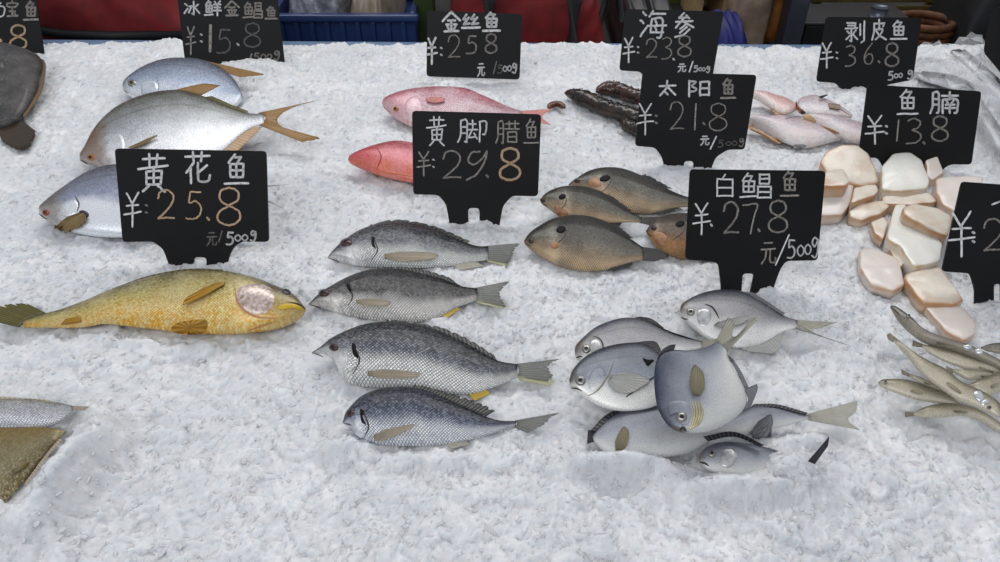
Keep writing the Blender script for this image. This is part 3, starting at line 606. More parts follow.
# sunfish
sun = fishmat('sunfish_skin', srgb(26, 24, 19), srgb(112, 106, 90), srgb(204, 172, 132), srgb(34, 32, 28), .27, (54, 20), .9, .15, .36, (.12, .38, .62, .9), False, (srgb(52, 48, 38), .35), .5)
sun2 = fishmat('sunfish_skin_orange', srgb(48, 45, 40), srgb(112, 92, 68), srgb(184, 128, 62), srgb(84, 82, 84), .14, (52, 19), .6, .15, .36, (0, .26, .52, .85), False, (srgb(60, 52, 44), .3), .5)
sunfin = finmat('sunfish_dark_fin', srgb(34, 34, 36), srgb(84, 82, 80), 16, .95)
throat = plain('throat_orange', srgb(172, 122, 84), .4, 0, 150, .5)
G = 'sunfish heaped behind the white pomfret sign'
SU = [dict(lab='sunfish farthest from the camera, upper back one of the four', m=sun, z=.014,
  top=[(568.5, 184.4), (578, 176.8), (589, 170.6), (604.6, 167.2), (622.4, 168.4), (640, 174.6), (655.7, 182), (671, 190.6), (684.7, 196), (693, 198)],
  bot=[(569, 186), (577, 192), (590, 200), (607, 207), (624, 212), (638, 213.5), (653, 213.3), (667, 210), (680, 207.5), (693, 207)],
  tail=([(692, 198), (693, 207)], [(714, 194), (710, 203), (712, 212)]), sp=(605, 178.4, 5.2, 3.0), ey=(577, 181, 3.2, 2.2), dors=([(640, 176), (665, 188)], [(646, 174), (672, 188.5)]), an=([(655, 213), (672, 209)], [(658, 215), (676, 210)]), mp=[(594, 176), (600, 180), (602, 186), (594, 188), (587, 182)]),
 dict(lab='smaller sunfish lying between the back one and the front one', m=sun, z=.022,
  top=[(540.5, 200.6), (543, 195), (553, 189), (566.7, 185.7), (582, 186), (598, 190), (611, 197), (622, 206), (632, 213), (641, 217)],
  bot=[(541, 203), (549, 209), (558, 215), (575.6, 219.5), (593.4, 222.5), (609, 223.5), (620, 223), (631, 222.4), (641, 222.5)],
  tail=([(640, 217), (640, 222.6)], [(660, 217), (656, 221), (653.5, 226)]), sp=(562.3, 196.8, 3.4, 2.6), ey=(543, 200.3, 2.6, 2.4), dors=([(605, 195), (628, 211)], [(610, 194.5), (632, 211)]), an=([(609, 223), (622, 222.5)], [(612, 227), (620, 226)]), mp=[(553, 206), (562, 207), (569, 213), (567, 219), (557, 215)]),
 dict(lab='large sunfish in front, orange belly and black ear spot, nearest the silver breams', m=sun, z=.017,
  top=[(524, 240.7), (529, 233), (540, 225), (553.4, 218.4), (571, 215), (589, 216.2), (606.8, 221.8), (620, 230.7), (633.5, 240.7), (643, 247.3)],
  bot=[(524.4, 244), (533.4, 252), (549, 261), (564.5, 268), (582.3, 271.5), (602.3, 270.8), (615.7, 267), (629, 263), (643, 259.8)],
  tail=([(642, 247), (642, 260)], [(657, 249), (669, 256), (655, 261.5)]), sp=(561, 229.5, 4.6, 3.6), ey=(531, 241.3, 2.8, 2.6), dors=([(608, 224), (628, 237)], [(616, 224), (633, 238)]), an=([(610, 268.5), (631, 262.5)], [(613, 272), (633, 264.5)]), mp=[(550, 243), (557, 242), (560, 246), (556, 249), (551, 248)]),
 dict(lab='orange bellied sunfish half hidden behind the left edge of the white pomfret sign', m=sun2, z=.016,
  top=[(645.7, 230.7), (653.5, 220), (667, 214.6), (684.7, 213), (702, 215), (718, 221), (732, 229), (744, 233)],
  bot=[(647, 234), (653.5, 244.5), (667, 254), (684.7, 259), (702, 258), (718, 252), (732, 245), (744, 241)],
  tail=([(743, 233), (743, 241)], [(762, 230), (758, 237), (762, 246)]), sp=(680, 224, 4.4, 3.0), ey=(654, 228, 3.0, 2.4), dors=([(690, 214.5), (720, 223)], [(696, 212), (726, 222)]), an=([(700, 258), (725, 249)], [(704, 261), (730, 250)]), mp=[(652, 232), (662, 232), (668, 238), (664, 247), (655, 243)])]
for d in SU:
    B, r = fish('sunfish', d['lab'], 'fish', G, d['top'], d['bot'], d['z'], .085, d['m'], tilt=10)
    fin('tail_fin', *d['tail'], B, sunfin, r, r, 0, 0, n=18, ragged=.1)
    fin('dorsal_fin', *d['dors'], B, sunfin, r, r, .001, 0, n=16, ragged=.3); fin('anal_fin', *d['an'], B, sunfin, r, r, 0, -.001, n=14)
    patch('throat', d['mp'], B, throat, r, r, .0005, 5, 16)
    patch('ear_spot', ell(d['sp'][0], d['sp'][1], d['sp'][2] * 1.15, d['sp'][3] * 1.1, -15), B, darkspot, r, r, .0012, 5, 16, label='black ear spot')
    eye(B, r, *d['ey'], iris_b, .55)
    s = d['sp']; line_on('gill_slit', [(s[0] + s[2] * .6, s[1] - s[3]), (s[0] + s[2] * 1.2, s[1] + 2), (s[0] + 2, s[1] + 9), (s[0] - 7, s[1] + 16)], B, .0005, mouthm, r, r)
    t = d['top'][0]; line_on('mouth', [(t[0] + 1, t[1] + 1.6), (t[0] + 4, t[1] + 4), (t[0] + 7, t[1] + 5.5)], B, .0007, mouthm, r, r)

# pompanos, upper left
pomp = fishmat('pompano_skin', srgb(84, 82, 60), srgb(176, 180, 184), srgb(242, 243, 246), srgb(128, 90, 40), .24, (120, 44), .12, .5, .26, (0, .2, .48, .8), True, None, .28, .4, .25)
pomp2 = fishmat('pompano_skin_blue', srgb(98, 104, 118), srgb(150, 162, 184), srgb(238, 242, 248), srgb(170, 160, 145), .10, (120, 44), .1, .5, .26, (0, .24, .56, .88), True, None, .28, .4)
pomp3 = fishmat('pompano_skin_lilac', srgb(90, 90, 96), srgb(146, 152, 174), srgb(240, 243, 247), srgb(124, 106, 78), .18, (120, 44), .1, .45, .28, (0, .22, .5, .68), True, None, .28, .4, .3)
otail = finmat('orange_brown_fin', srgb(150, 108, 52), srgb(196, 164, 120), 26, .92); pec_o = finmat('olive_pectoral', srgb(104, 84, 48), srgb(180, 158, 108), 14, .97)
G = 'silver pompanos on the upper left ice'
B, r = fish('pompano', 'small bluish silver pompano resting behind the large pompano, topmost of three', 'fish', G,
  [(123, 86), (124.5, 81), (129.8, 75.6), (142.6, 67), (159.6, 60), (176.7, 57.4), (198, 58.5), (212, 63), (225, 70), (236, 81), (242.5, 93)],
  [(123, 90), (126, 95), (133, 99.5), (146, 104), (162, 109), (180, 112), (198, 113), (214, 112), (228, 110), (236, 107), (241.5, 101)], .018, .085, pomp2, tilt=12, taper=.4)
fin('tail_fin', [(206, 61), (218, 66), (228, 73)], [(262, 73.5), (263, 75), (240, 77)], B, otail, r, r, .002, 0, n=14)
eye(B, r, 132, 83, 4.6, 4.0, iris_s, .5); patch('gill_cover', [(141, 84), (150, 80), (157, 83), (158, 92), (152, 99), (142, 96)], B, plain('white_gill_plate', srgb(214, 222, 232), .25, .3, 90, .3), r, r, .0010)
line_on('mouth', [(124, 90), (128, 93.5)], B, .0007, mouthm, r, r)
line_on('gill_slit', [(156, 77), (159, 86), (157, 95)], B, .0006, sil_gill, r, r)
B, r = fish('pompano', 'large silver pompano with orange forked tail and brown face', 'fish', G,
  [(79.6, 158), (81, 152), (85, 146), (93.5, 130), (104, 117), (119, 105), (138.3, 96.3), (159.6, 91), (181, 90), (197, 94), (214, 100), (231, 107.7), (248.4, 113), (264, 114)],
  [(80.5, 161), (86, 164), (96, 167), (110, 176), (135, 184), (165, 183), (195, 172), (220, 154), (240, 136), (252, 128), (264, 124)], .026, .075, pomp, tilt=13)
fin('tail_fin', [(258, 113), (266, 118), (259, 125)], [(321, 99.5), (292, 108), (277, 120), (290, 131), (320, 138), (302, 142)], B, otail, r, r, 0, 0, n=40, ragged=.05)
fin('dorsal_fin', [(163, 93), (182, 91), (201, 95)], [(190, 86), (205, 83.5), (220, 85.5)], B, otail, r, r, .001, 0, n=18)
fin('dorsal_fin', [(205, 97), (228, 107), (247, 113.5)], [(212, 96), (231, 104.5), (248, 111)], B, finmat('olive_tail_fin', 0, 0), r, r, .002, .002, n=18)
fin('anal_fin', [(218, 155), (237, 138), (252, 128)], [(228, 160), (246, 143), (262, 127)], B, finmat('cream_orange_fin', srgb(190, 150, 104), srgb(226, 206, 180), 14, .9), r, r, 0, -.002)
pec('pectoral_fin', [(124, 150), (131, 142), (142, 143)], [(140, 149), (156, 140), (163, 134.5)], B, pec_o, r, r, .001, .003)
eye(B, r, 91.3, 157.2, 4.4, 3.8, iris_o, .5); line_on('mouth', [(81, 160), (85, 162.5), (88, 164)], B, .0009, mouthm, r, r)
patch('gill_cover', [(104, 150), (108, 139), (117, 132), (124, 138), (124, 152), (116, 164), (106, 162)], B, None, r, r, .0009)
B, r = fish('pompano', 'lilac silver pompano with folded olive side fin, partly behind the yellow croaker sign', 'fish', G,
  [(38.5, 208.5), (46, 201.6), (56.7, 192.7), (69, 183.8), (83.4, 174), (96, 168), (113.6, 164), (140, 163), (170, 166), (200, 172), (230, 180), (252, 186)],
  [(39.4, 212), (42, 218), (48, 224), (60, 230), (78, 235), (100, 238), (130, 238), (165, 234), (200, 222), (230, 204), (252, 194)], .026, .07, pomp3, tilt=13)
fin('tail_fin', [(250, 186), (250, 194)], [(288, 184.5), (265, 188), (262, 196), (282, 208)], B, whitefin, r, r, 0, 0, n=24)
pec('pectoral_fin', [(78, 212), (85, 211), (90, 217)], [(50, 232), (66, 239), (84, 228)], B, pec_o, r, r, .002, .004)
patch('fin_base', ell(84, 214, 5.5, 3.5, 20), B, mouthm, r, r, .002)
patch('gill_cover', [(58, 208), (66, 200), (76, 200), (79, 209), (72, 216), (62, 217)], B, None, r, r, .0009)
line_on('gill_slit', [(75, 196), (79, 204), (77, 212)], B, .0008, mouthm, r, r)
eye(B, r, 46, 212.6, 3.8, 3.4, iris_r, .5); line_on('mouth', [(39, 213.5), (43, 217), (47, 219)], B, .0009, mouthm, r, r)

# red fish
redm = fishmat('seabream_red_skin', srgb(196, 98, 112), srgb(220, 176, 186), srgb(226, 190, 190), srgb(188, 88, 104), .26, (64, 22), .4, .25, .3, (0, .25, .55, .9), False, (srgb(244, 228, 234), .3), .35)
redm2 = fishmat('snapper_red_skin', srgb(160, 70, 78), srgb(210, 112, 116), srgb(226, 120, 96), srgb(206, 66, 70), .26, (60, 20), .1, .15, .3, (0, .3, .6, .85), False, (srgb(225, 150, 160), .4), .25)
redfin = finmat('pink_fin', srgb(222, 130, 120), srgb(240, 190, 180), 18, .85)
G = 'red fish behind the yellowfin bream sign'
B, r = fish('red_seabream', 'shiny pink seabream with small orange eye above the middle price sign', 'fish', G,
  [(382, 102), (384, 98.5), (390, 95), (405, 90), (425, 87), (445, 86.3), (465, 88), (480, 94), (495, 100.5), (508, 106.5), (522, 111)],
  [(382.3, 105), (385, 110), (395, 119), (410, 127), (430, 132), (455, 132), (480, 129), (505, 123), (522, 119)], .02, .072, redm, tilt=12)
fin('tail_fin', [(520, 111), (520, 119)], [(552, 109), (542, 117), (551, 125)], B, redfin, r, r, 0, 0, n=20)
pec('pectoral_fin', [(426, 98), (427, 104)], [(446, 99), (442, 104)], B, redfin, r, r, .001, .002)
patch('gill_cover', [(405, 103), (410, 97), (418, 96), (422, 105), (420, 116), (410, 117), (404, 111)], B, None, r, r, .0009)
eye(B, r, 396, 109, 3.2, 2.8, iris_o, .5); line_on('mouth', [(383, 106), (388, 110.5), (392, 113)], B, .0008, plain('gill_pink', 0), r, r)
B, r = fish('red_snapper', 'plain red fish with pointed snout poking out left of the middle sign', 'fish', G,
  [(348, 159), (349.5, 156), (355.7, 152), (369.4, 146.4), (383, 142.5), (396.8, 140.6), (410.5, 142), (430, 146), (450, 152), (470, 160), (487, 166)],
  [(348.3, 160.5), (352, 165), (363.5, 170.5), (379, 176), (394.8, 180), (410.5, 183), (430, 184), (455, 182), (475, 177), (487, 173)], .02, .075, redm2, tilt=10)
fin('tail_fin', [(485, 166), (485, 173)], [(506, 163), (500, 170), (505, 178)], B, redfin, r, r, 0, 0, n=16)
line_on('belly_fold', [(383, 172), (396, 173.5), (411, 176)], B, .0012, plain('fold_orange', srgb(214, 120, 80), .35), r, r)
line_on('mouth', [(349, 160), (356, 162.5), (362, 163)], B, .0009, plain('fold_orange', 0), r, r)
line_on('gill_slit', [(377, 147), (381, 157), (377, 169)], B, .0008, plain('dull_red', srgb(150, 60, 66), .4), r, r)

# turbot, top left corner
tb = fishmat('turbot_skin', srgb(80, 74, 70), srgb(62, 60, 58), srgb(56, 52, 48), None, .2, (40, 30), .15, 0, .5, (0, .3, .6, .95), False, (srgb(32, 34, 38), .6))
B, r = fish('turbot', 'dark mottled flat turbot pointing tail down in the upper left corner', 'fish', None,
  [(-2, 50), (14, 50.5), (30, 53), (41, 57.5), (44, 65), (41, 78), (38, 90), (31, 104), (22, 117), (19, 122)], [(-6, 50), (-24, 54), (-42, 66), (-46, 78), (-40, 96), (-22, 112), (-8, 122), (-3, 129)], .022, .09, tb, tilt=6, taper=.35)
fin('tail_fin', [(20, 119), (8, 126), (-3, 129)], [(37, 132), (33, 141), (29, 148), (16, 149.5), (2, 141)], B, finmat('turbot_tail', srgb(50, 42, 36), srgb(96, 80, 60), 16, 1.0), r, r, 0, 0, ragged=.12)
fin('side_fin', [(40, 58), (43, 68), (38, 90), (22, 116)], [(44, 60), (46, 68), (41.5, 92), (25, 118)], B, finmat('turbot_side_fin', srgb(104, 84, 62), srgb(150, 124, 92), 44, 1.0), r, r, 0, 0, n=40, label='tan fin fringe')
patch('head_ridge', ell(-4, 64, 10, 6), B, tb, r, r, .004); eye(B, r, -12, 60, 3, 2.4, iris_b, .5)

# pomfrets
pf = fishmat('pomfret_skin', srgb(58, 61, 74), srgb(164, 163, 166), srgb(238, 237, 234), srgb(112, 96, 76), .11, (150, 70), .10, .35, .3, (0, .26, .52, .86), True, (srgb(128, 122, 116), .25), .10, .3)
pfw = fishmat('pomfret_skin_dark', srgb(40, 46, 58), srgb(140, 146, 156), srgb(242, 242, 236), srgb(104, 92, 76), .10, (150, 70), .10, .35, .28, (0, .26, .56, .84), True, None, .10, .3)
pfb = fishmat('pomfret_skin_blue', srgb(54, 61, 80), srgb(156, 159, 168), srgb(204, 205, 202), srgb(128, 108, 96), .08, (150, 70), .12, .3, .32, (0, .18, .5, .82), False, None, .10, .3)
ptail = finmat('pomfret_tail', srgb(150, 147, 126), srgb(222, 220, 208), 20, .88); pclear = finmat('pomfret_clear_fin', srgb(170, 170, 166), srgb(205, 204, 198), 16, .8); pdark = finmat('pomfret_dark_fin', srgb(30, 30, 34), srgb(90, 90, 94), 14, 1.0)
ppec = finmat('pomfret_pectoral', srgb(120, 112, 84), srgb(178, 172, 146), 18, .97); pgr = finmat('pomfret_grey_fin', srgb(96, 98, 102), srgb(150, 152, 156), 16, .95)
gold = plain('golden_gill_band', srgb(206, 196, 158), .25, .35, 90, .4)
G = 'silver pomfrets in front of the white pomfret sign'
def pom(lab, top, bot, z, mat, tilt=12, **kw): return fish('pomfret', lab, 'fish', G, top, bot, z, kw.pop('th', .07), mat, tilt=tilt, **kw)
B, r = pom('silver pomfret with long low back, upper left of the pomfret pile',
  [(574.8, 352), (575, 346), (582.6, 337.4), (594.4, 327.6), (608, 321.4), (623.7, 317.6), (639.4, 318.6), (651, 323), (662.8, 329), (674.6, 334.5), (688, 338.5), (702, 341)],
  [(575.5, 357), (579, 361.5), (588, 367), (604, 372), (625, 373), (645, 368), (662, 360), (682, 353), (702, 348)], .020, pf)
fin('tail_fin', [(700, 341), (701, 348)], [(728, 337), (716, 344), (728, 355)], B, ptail, r, r, 0, 0, n=18)
fin('dorsal_fin', [(628, 319), (645, 320.5), (662, 329)], [(640, 316.5), (652, 319), (664, 328)], B, pdark, r, r, .002, .001, n=14)
fin('anal_fin', [(628, 373), (660, 361)], [(640, 377), (668, 363)], B, pgr, r, r, 0, 0, n=14)
eye(B, r, 586.3, 349, 4.8, 4.6, iris_s, .45)
patch('gill_cover', [(590, 350), (590, 342), (596, 338), (601, 344), (601, 352), (595, 357)], B, gill_hilite, r, r, .0005)
line_on('gill_slit', [(593, 336), (600, 339), (603, 346), (601, 354)], B, .0007, mouthm, r, r); line_on('mouth', [(576, 358), (580, 356.5), (583, 357)], B, .0008, mouthm, r, r)
line_on('back_edge', [(652, 324), (672, 333), (700, 341.5)], B, .0008, darkspot, r, r)
B, r = pom('deep bodied white bellied pomfret in the pile, left of the upright one',
  [(569.3, 380), (571.8, 370.7), (580.7, 360), (592.4, 352), (608, 346), (627.6, 342.6), (644, 343.5), (657, 351), (667, 361), (678, 370), (690, 378), (703, 384)],
  [(570, 385), (574, 390), (582.6, 396), (594.4, 404), (610, 410), (627.6, 411.5), (647, 409), (664, 403), (684, 397), (703, 391)], .030, pfw)
fin('tail_fin', [(702, 384), (702, 391)], [(722, 380), (714, 388), (722, 398)], B, ptail, r, r, 0, 0, n=16)
fin('dorsal_fin', [(622, 344), (645, 345), (662, 357)], [(646, 341), (656, 342), (662, 352)], B, pdark, r, r, .002, .001, n=16)
pec('pectoral_fin', [(606, 386), (612, 372)], [(626, 397), (654, 378)], B, finmat('pomfret_clear_fin', srgb(170, 170, 166), srgb(205, 204, 198), 16, .9), r, r, .001, .002)
line_on('fin_edge', [(626, 397), (640, 387), (654, 377)], B, .0011, darkspot, r, r)
patch('fin_tip', [(642, 358), (648, 360), (655, 360), (651, 364), (648, 367), (645, 363)], B, darkspot, r, r, .0014, 4, 14, label='torn black fin tip')
eye(B, r, 580.5, 380.8, 5.6, 5.2, iris_s, .45)
patch('gill_cover', [(588, 384), (591, 372), (600, 366), (606, 374), (602, 386), (592, 392)], B, None, r, r, .0009)
line_on('gill_slit', [(613, 364), (608, 376), (598, 390), (588, 396)], B, .0007, plain('gill_olive', srgb(130, 124, 100), .4), r, r); line_on('mouth', [(571, 388), (577, 388.5), (582, 391)], B, .0008, mouthm, r, r)
B, r = pom('silver pomfret lying apart behind the pile, closest to the sign leg',
  [(680, 309), (682, 303.5), (694, 296), (712, 290.3), (733.4, 289.4), (751, 294.6), (769, 306.7), (786.8, 317), (797, 320)],
  [(680.4, 315), (683, 320), (690.7, 326), (701.4, 335), (715.6, 343), (737, 348), (754.7, 347), (769, 340.5), (783, 332), (797, 327.5)], .018, pf)
fin('tail_fin', [(794, 320), (797, 324), (795, 328)], [(837, 322.5), (820, 328), (810, 331), (828, 339), (851, 346)], B, ptail, r, r, 0, 0, n=26)
fin('dorsal_fin', [(740, 291.5), (762, 302), (782, 315)], [(752, 292), (768, 302), (785, 313.5)], B, pgr, r, r, .002, .001, n=16)
fin('anal_fin', [(738, 347.5), (760, 345), (785, 331.5)], [(752, 352), (776, 352), (783, 336)], B, pclear, r, r, 0, 0, n=18)
pec('pectoral_fin', [(712, 328), (718, 322)], [(738, 327), (752, 316)], B, finmat('pomfret_clear_fin', 0, 0), r, r, .001, .002)
eye(B, r, 690.7, 312, 4.4, 4.0, iris_s, .45); patch('gill_cover', [(696, 316), (699, 309), (708, 308), (712, 316), (708, 325), (700, 326)], B, gill_hilite, r, r, .0005)
line_on('gill_slit', [(705, 304), (713, 308), (719, 318)], B, .0009, mouthm, r, r); line_on('mouth', [(681, 317), (685, 319), (688, 319)], B, .0008, mouthm, r, r)
B5, r = pom('bluish pomfret sunk in ice under the pile with dark raised fin edge',
  [(716, 432), (704, 418), (690, 411), (668, 406), (650, 405), (630, 408), (612, 416), (599, 427), (592, 436)],
  [(714, 438), (700, 448), (686, 454), (665, 458), (640, 460), (618, 458), (604, 452), (594, 442)], .012, pfb, th=.075, tilt=10, prof=([0, .3, .7, 1], [.4, 1, .9, .3]))
fin('dorsal_fin', [(640, 407), (615, 416), (595, 432)], [(640, 403), (609, 413), (590, 431)], B5, pdark, r, r, .002, .001, n=18)
pec('pectoral_fin', [(612, 450), (625, 452)], [(622, 427), (630, 434)], B5, ppec, r, r, .001, .002)
fin('tail_fin', [(596, 431), (595, 441)], [(588, 430), (587, 444)], B5, pdark, r, r, 0, 0, n=10)
B, r = pom('pomfret with translucent tan tail lying beneath the pile, front right',
  [(676, 436), (690, 426), (710, 420), (734, 414), (748.4, 407.5), (759, 405), (777, 406.6), (795, 411), (810, 415.6)],
  [(678, 438), (700, 440), (723, 438), (745, 436), (766, 431), (788, 425.5), (800, 421.5), (810, 419)], .014, pfb, th=.05, tilt=10)
fin('tail_fin', [(807, 414), (811, 417), (808, 420)], [(857, 401), (856, 411), (848, 420), (860, 430)], B, finmat('pale_tan_tail', srgb(182, 178, 158), srgb(216, 214, 204), 26, .62), r, r, .004, .006, n=26)
fin('dorsal_fin', [(750, 408.5), (775, 407.5), (805, 415)], [(754, 404), (778, 404.5), (808, 413)], B, pdark, r, r, .002, .002, n=20)
pec('pectoral_fin', [(744, 431), (757, 437)], [(766, 418), (768, 428)], B, pgr, r, r, .003, .010)
B, r = pom('pomfret nearest the camera with only face and black fin edge above ice',
  [(699, 458), (700, 453), (706, 447), (716, 443), (728, 441.5), (745, 443), (765, 447), (785, 453), (802, 459)],
  [(699.5, 462), (703, 467), (712, 472), (728, 477), (748, 478), (768, 474), (785, 469), (802, 465)], .014, pfb, th=.06, tilt=10)
fin('dorsal_fin', [(708, 441), (734, 436.5), (760, 446.5)], [(703, 436.5), (734, 431.8), (764, 445)], B, pdark, r, r, .006, .012, n=22)
fin('tail_fin', [(808, 461), (815, 464)], [(826, 440), (829, 437), (828, 446)], B, pdark, r, r, .012, .016, n=14)
eye(B, r, 712, 454, 4.6, 4.0, iris_s, .5); patch('gill_cover', [(720, 462), (722, 450), (733, 448), (738, 456), (732, 467), (724, 468)], B, gill_hilite, r, r, .0009); line_on('mouth', [(700, 462), (705, 463.5), (709, 466)], B, .001, mouthm, r, r)
# upright pomfret on top of the pile
B, r = pom('broad bluish pomfret lying head down on top of the pile, tail up',
  [(682, 431), (672, 428.5), (664.5, 421), (657.3, 407), (654.3, 386.3), (655, 367), (660, 355), (671, 350), (688.6, 350.5), (702, 348.5), (710, 345.5), (717, 341)],
  [(686, 432.5), (695, 433), (709, 431.4), (728, 423.3), (742, 411.8), (747, 402.5), (745, 389.8), (739, 377), (732.5, 366), (727.5, 357), (727, 351)], .060, pfb, tilt=20, th=.075, yaw=-4)
fin('tail_fin', [(715, 342), (721, 346), (727, 352)], [(728, 317.5), (734, 322), (732.5, 336), (741, 333), (752, 318), (757, 320)], B, ptail, r, r, 0, .004, n=36)
fin('dorsal_fin', [(657, 359), (664, 352), (674, 350)], [(663, 349), (670, 345), (676, 344.5)], B, pdark, r, r, .001, 0, n=14)
fin('anal_fin', [(727.5, 355), (731, 362)], [(733, 359), (735, 363)], B, pdark, r, r, 0, 0, n=8)
fin('anal_fin', [(744, 389), (748, 400), (742, 411)], [(757, 384), (757.5, 390), (751, 407)], B, pgr, r, r, 0, 0, n=16)
fin('anal_fin', [(729, 358), (737, 372), (744, 388)], [(732, 358), (741, 371), (749, 388)], B, pgr, r, r, 0, 0, n=20)
pec('pectoral_fin', [(688, 396), (695, 400), (703, 398)], [(691, 366), (697, 363), (704, 378)], B, ppec, r, r, .002, .005)
patch('gill_cover', [(669, 417), (667, 404), (677, 400), (689, 403), (692, 414), (688, 426), (680, 424), (676, 412)], B, None, r, r, .0009)
for k_ in range(4): line_on('gill_ray', [(692 + k_ * 2.6, 401), (694.5 + k_ * 2.6, 413), (691.5 + k_ * 2.3, 426 - k_ * .6), (688 + k_ * 2, 430.5 - k_)], B, .0011, gold, r, r, label='pale golden streak behind the gill' if k_ == 0 else None)
eye(B, r, 681.6, 417.6, 6.2, 5.8, iris_s, .45, h=.003); line_on('mouth', [(680, 430), (683, 427.5), (686, 431)], B, .0012, mouthm, r, r)

# small whiting, right edge
wh = fishmat('whiting_skin', srgb(108, 102, 84), srgb(158, 150, 128), srgb(200, 192, 172), srgb(112, 106, 96), .12, (70, 16), .12, .25, .3, (0, .25, .5, .85), True, None, .12, .35)
whd = fishmat('whiting_skin_dark', srgb(70, 68, 64), srgb(122, 116, 104), srgb(160, 152, 136), srgb(74, 72, 72), .2, (70, 16), .12, .25, .3, (0, .25, .55, .9), True, None, .12, .35)
wfin = finmat('whiting_side_fin', srgb(168, 160, 134), srgb(206, 198, 178), 10, .7); wtail = finmat('whiting_tail', srgb(130, 122, 96), srgb(178, 170, 148), 12, .9); shiny = plain('bright_gill_patch', srgb(235, 238, 240), .15, .5, 120, .4)
G = 'small whiting heaped at the right edge'
WH = [('whiting with dark narrow snout raised to the upper left, topmost of the heap', whd, .030, [(890.4, 305.4), (896.6, 306.6), (911.6, 317), (923.2, 328.5), (939.4, 336.6), (958, 342), (974, 347.5), (1000, 360), (1030, 374)], [(890.6, 307.5), (893, 313), (900, 324), (914, 337), (930, 345), (948.6, 350), (967, 356.5), (985.7, 364.8), (1005, 374), (1030, 384)], 1, None, None),
 ('whiting lying just under the dark snouted one', wh, .022, [(1032, 392), (1012, 378), (999.5, 371.3), (985.7, 363), (965, 355), (946, 348.4), (930, 345.5), (921, 343.6)], [(1032, 400), (1012, 384), (999.5, 377), (985.7, 373.5), (967, 370), (946, 362.5), (930, 354), (922, 347)], 2, ([(922, 344), (922, 347)], [(913, 340), (912, 346)]), None),
 ('biggest whiting with bright gill, lying diagonally across the heap', wh, .036, [(1006, 412), (1000.7, 404), (992.6, 397), (978.7, 389), (962.5, 382), (946.3, 369), (927.8, 360), (911.6, 350), (896, 338)], [(1005, 417), (999.5, 418), (985.7, 411.5), (971.8, 406), (955.6, 399.5), (939.4, 388), (921, 374), (907, 357), (894, 342.5)], 3, ([(896, 338), (893.5, 342)], [(890, 333), (887, 335), (888, 339)]), (989, 407.5, 2.6, 2.4)),
 ('short stretch of whiting between the biggest one and the right edge', wh, .024, [(951, 368.6), (969.5, 369), (990, 372.5), (1010, 378), (1030, 384)], [(952, 371), (958, 375), (969.5, 380.6), (985.7, 380), (1008, 385), (1030, 390)], 4, ([(953, 369), (953, 373)], [(946, 366), (947, 372)]), None),
 ('whiting coming in from the right edge over the bright gill', wh, .030, [(967, 385), (975, 380.5), (985.7, 376), (1000, 371), (1030, 362)], [(968, 388), (974, 391), (988, 396), (1002, 392), (1030, 382)], 5, None, None),
 ('pale whiting with snout pointing left, lowest but one of the heap', wh, .018, [(878, 382), (884, 379), (904.7, 379), (923, 384), (941.7, 391), (956, 400), (966, 408)], [(878.4, 384), (884, 388.5), (897.8, 394), (916.3, 400), (934.8, 403), (950, 406), (964, 411)], 6, None, (885.5, 382.5, 1.8, 1.5)),
 ('bottom whiting of the heap, curved and partly sunk in ice', wh, .014, [(912.8, 413), (925.5, 406), (946, 402.6), (967, 405), (985.7, 413), (1002, 424), (1016, 436)], [(913, 415), (921, 417.5), (944, 418), (962.5, 416.5), (978.7, 420.8), (994, 430), (1012, 442)], 7, ([(914, 412.5), (914, 415.5)], [(905, 411.5), (905, 417)]), None),
 ('thin whiting tail piece squeezed left of the biggest one', wh, .020, [(908, 373), (923, 378), (937, 384.5), (952, 392)], [(909, 376), (916, 381), (927, 387), (940, 392), (951, 396)], 8, ([(909, 373.5), (910, 376.5)], [(901, 369), (902, 374)]), None),
 ('dark whiting back at the right edge above the heap', whd, .024, [(981, 347), (988, 344), (1000, 342.4), (1030, 342)], [(982, 349), (990, 352), (1004, 354.5), (1030, 356)], 9, None, None)]
for lab, m_, z_, tp, bt, k, tl, ey in WH:
    B, r = fish('whiting', lab, 'fish', G, tp, bt, z_, .055 if k in (1, 2, 3) else .065, m_, tilt=6, N=36, M=18, prof=([0, .12, .35, .75, .93, 1], [.25, .8, 1, .8, .6, .12]))
    if tl: fin('tail_fin', *tl, B, wtail, r, r, 0, 0, n=10)
    m1 = [tuple(x) for x in smooth(tp, 9)]; m2 = [tuple(x) for x in smooth(bt, 9)]
    pec('side_fin', [tuple((np.array(m1[3]) + m2[3]) / 2), tuple((np.array(m1[3]) + 2 * np.array(m2[3])) / 3)], [tuple((np.array(m1[4]) + m2[4]) / 2), tuple((np.array(m1[4]) + 2 * np.array(m2[4])) / 3)], B, wfin, r, r, .0004, .0008, n=12)
    if ey: eye(B, r, *ey, iris_s, .55)
    if k == 3:
        patch('gill_cover', [(973, 392), (980, 391), (984, 399), (980, 403), (975, 399)], B, shiny, r, r, .0018); patch('cheek', [(980, 403), (986, 399), (990, 403), (984, 405), (981, 408)], B, shiny, r, r, .0018)
    if k == 1:
        patch('gill_cover', [(962, 346), (970, 345), (972, 350), (965, 351)], B, shiny, r, r, .0018); eye(B, r, 908, 316.5, 2.2, 1.8, iris_s, .6); patch('cheek', [(974, 350), (980, 349), (983, 354), (976, 355)], B, shiny, r, r, .0018); line_on('mouth', [(891, 306.5), (896, 311), (900, 315)], B, .0006, mouthm, r, r)

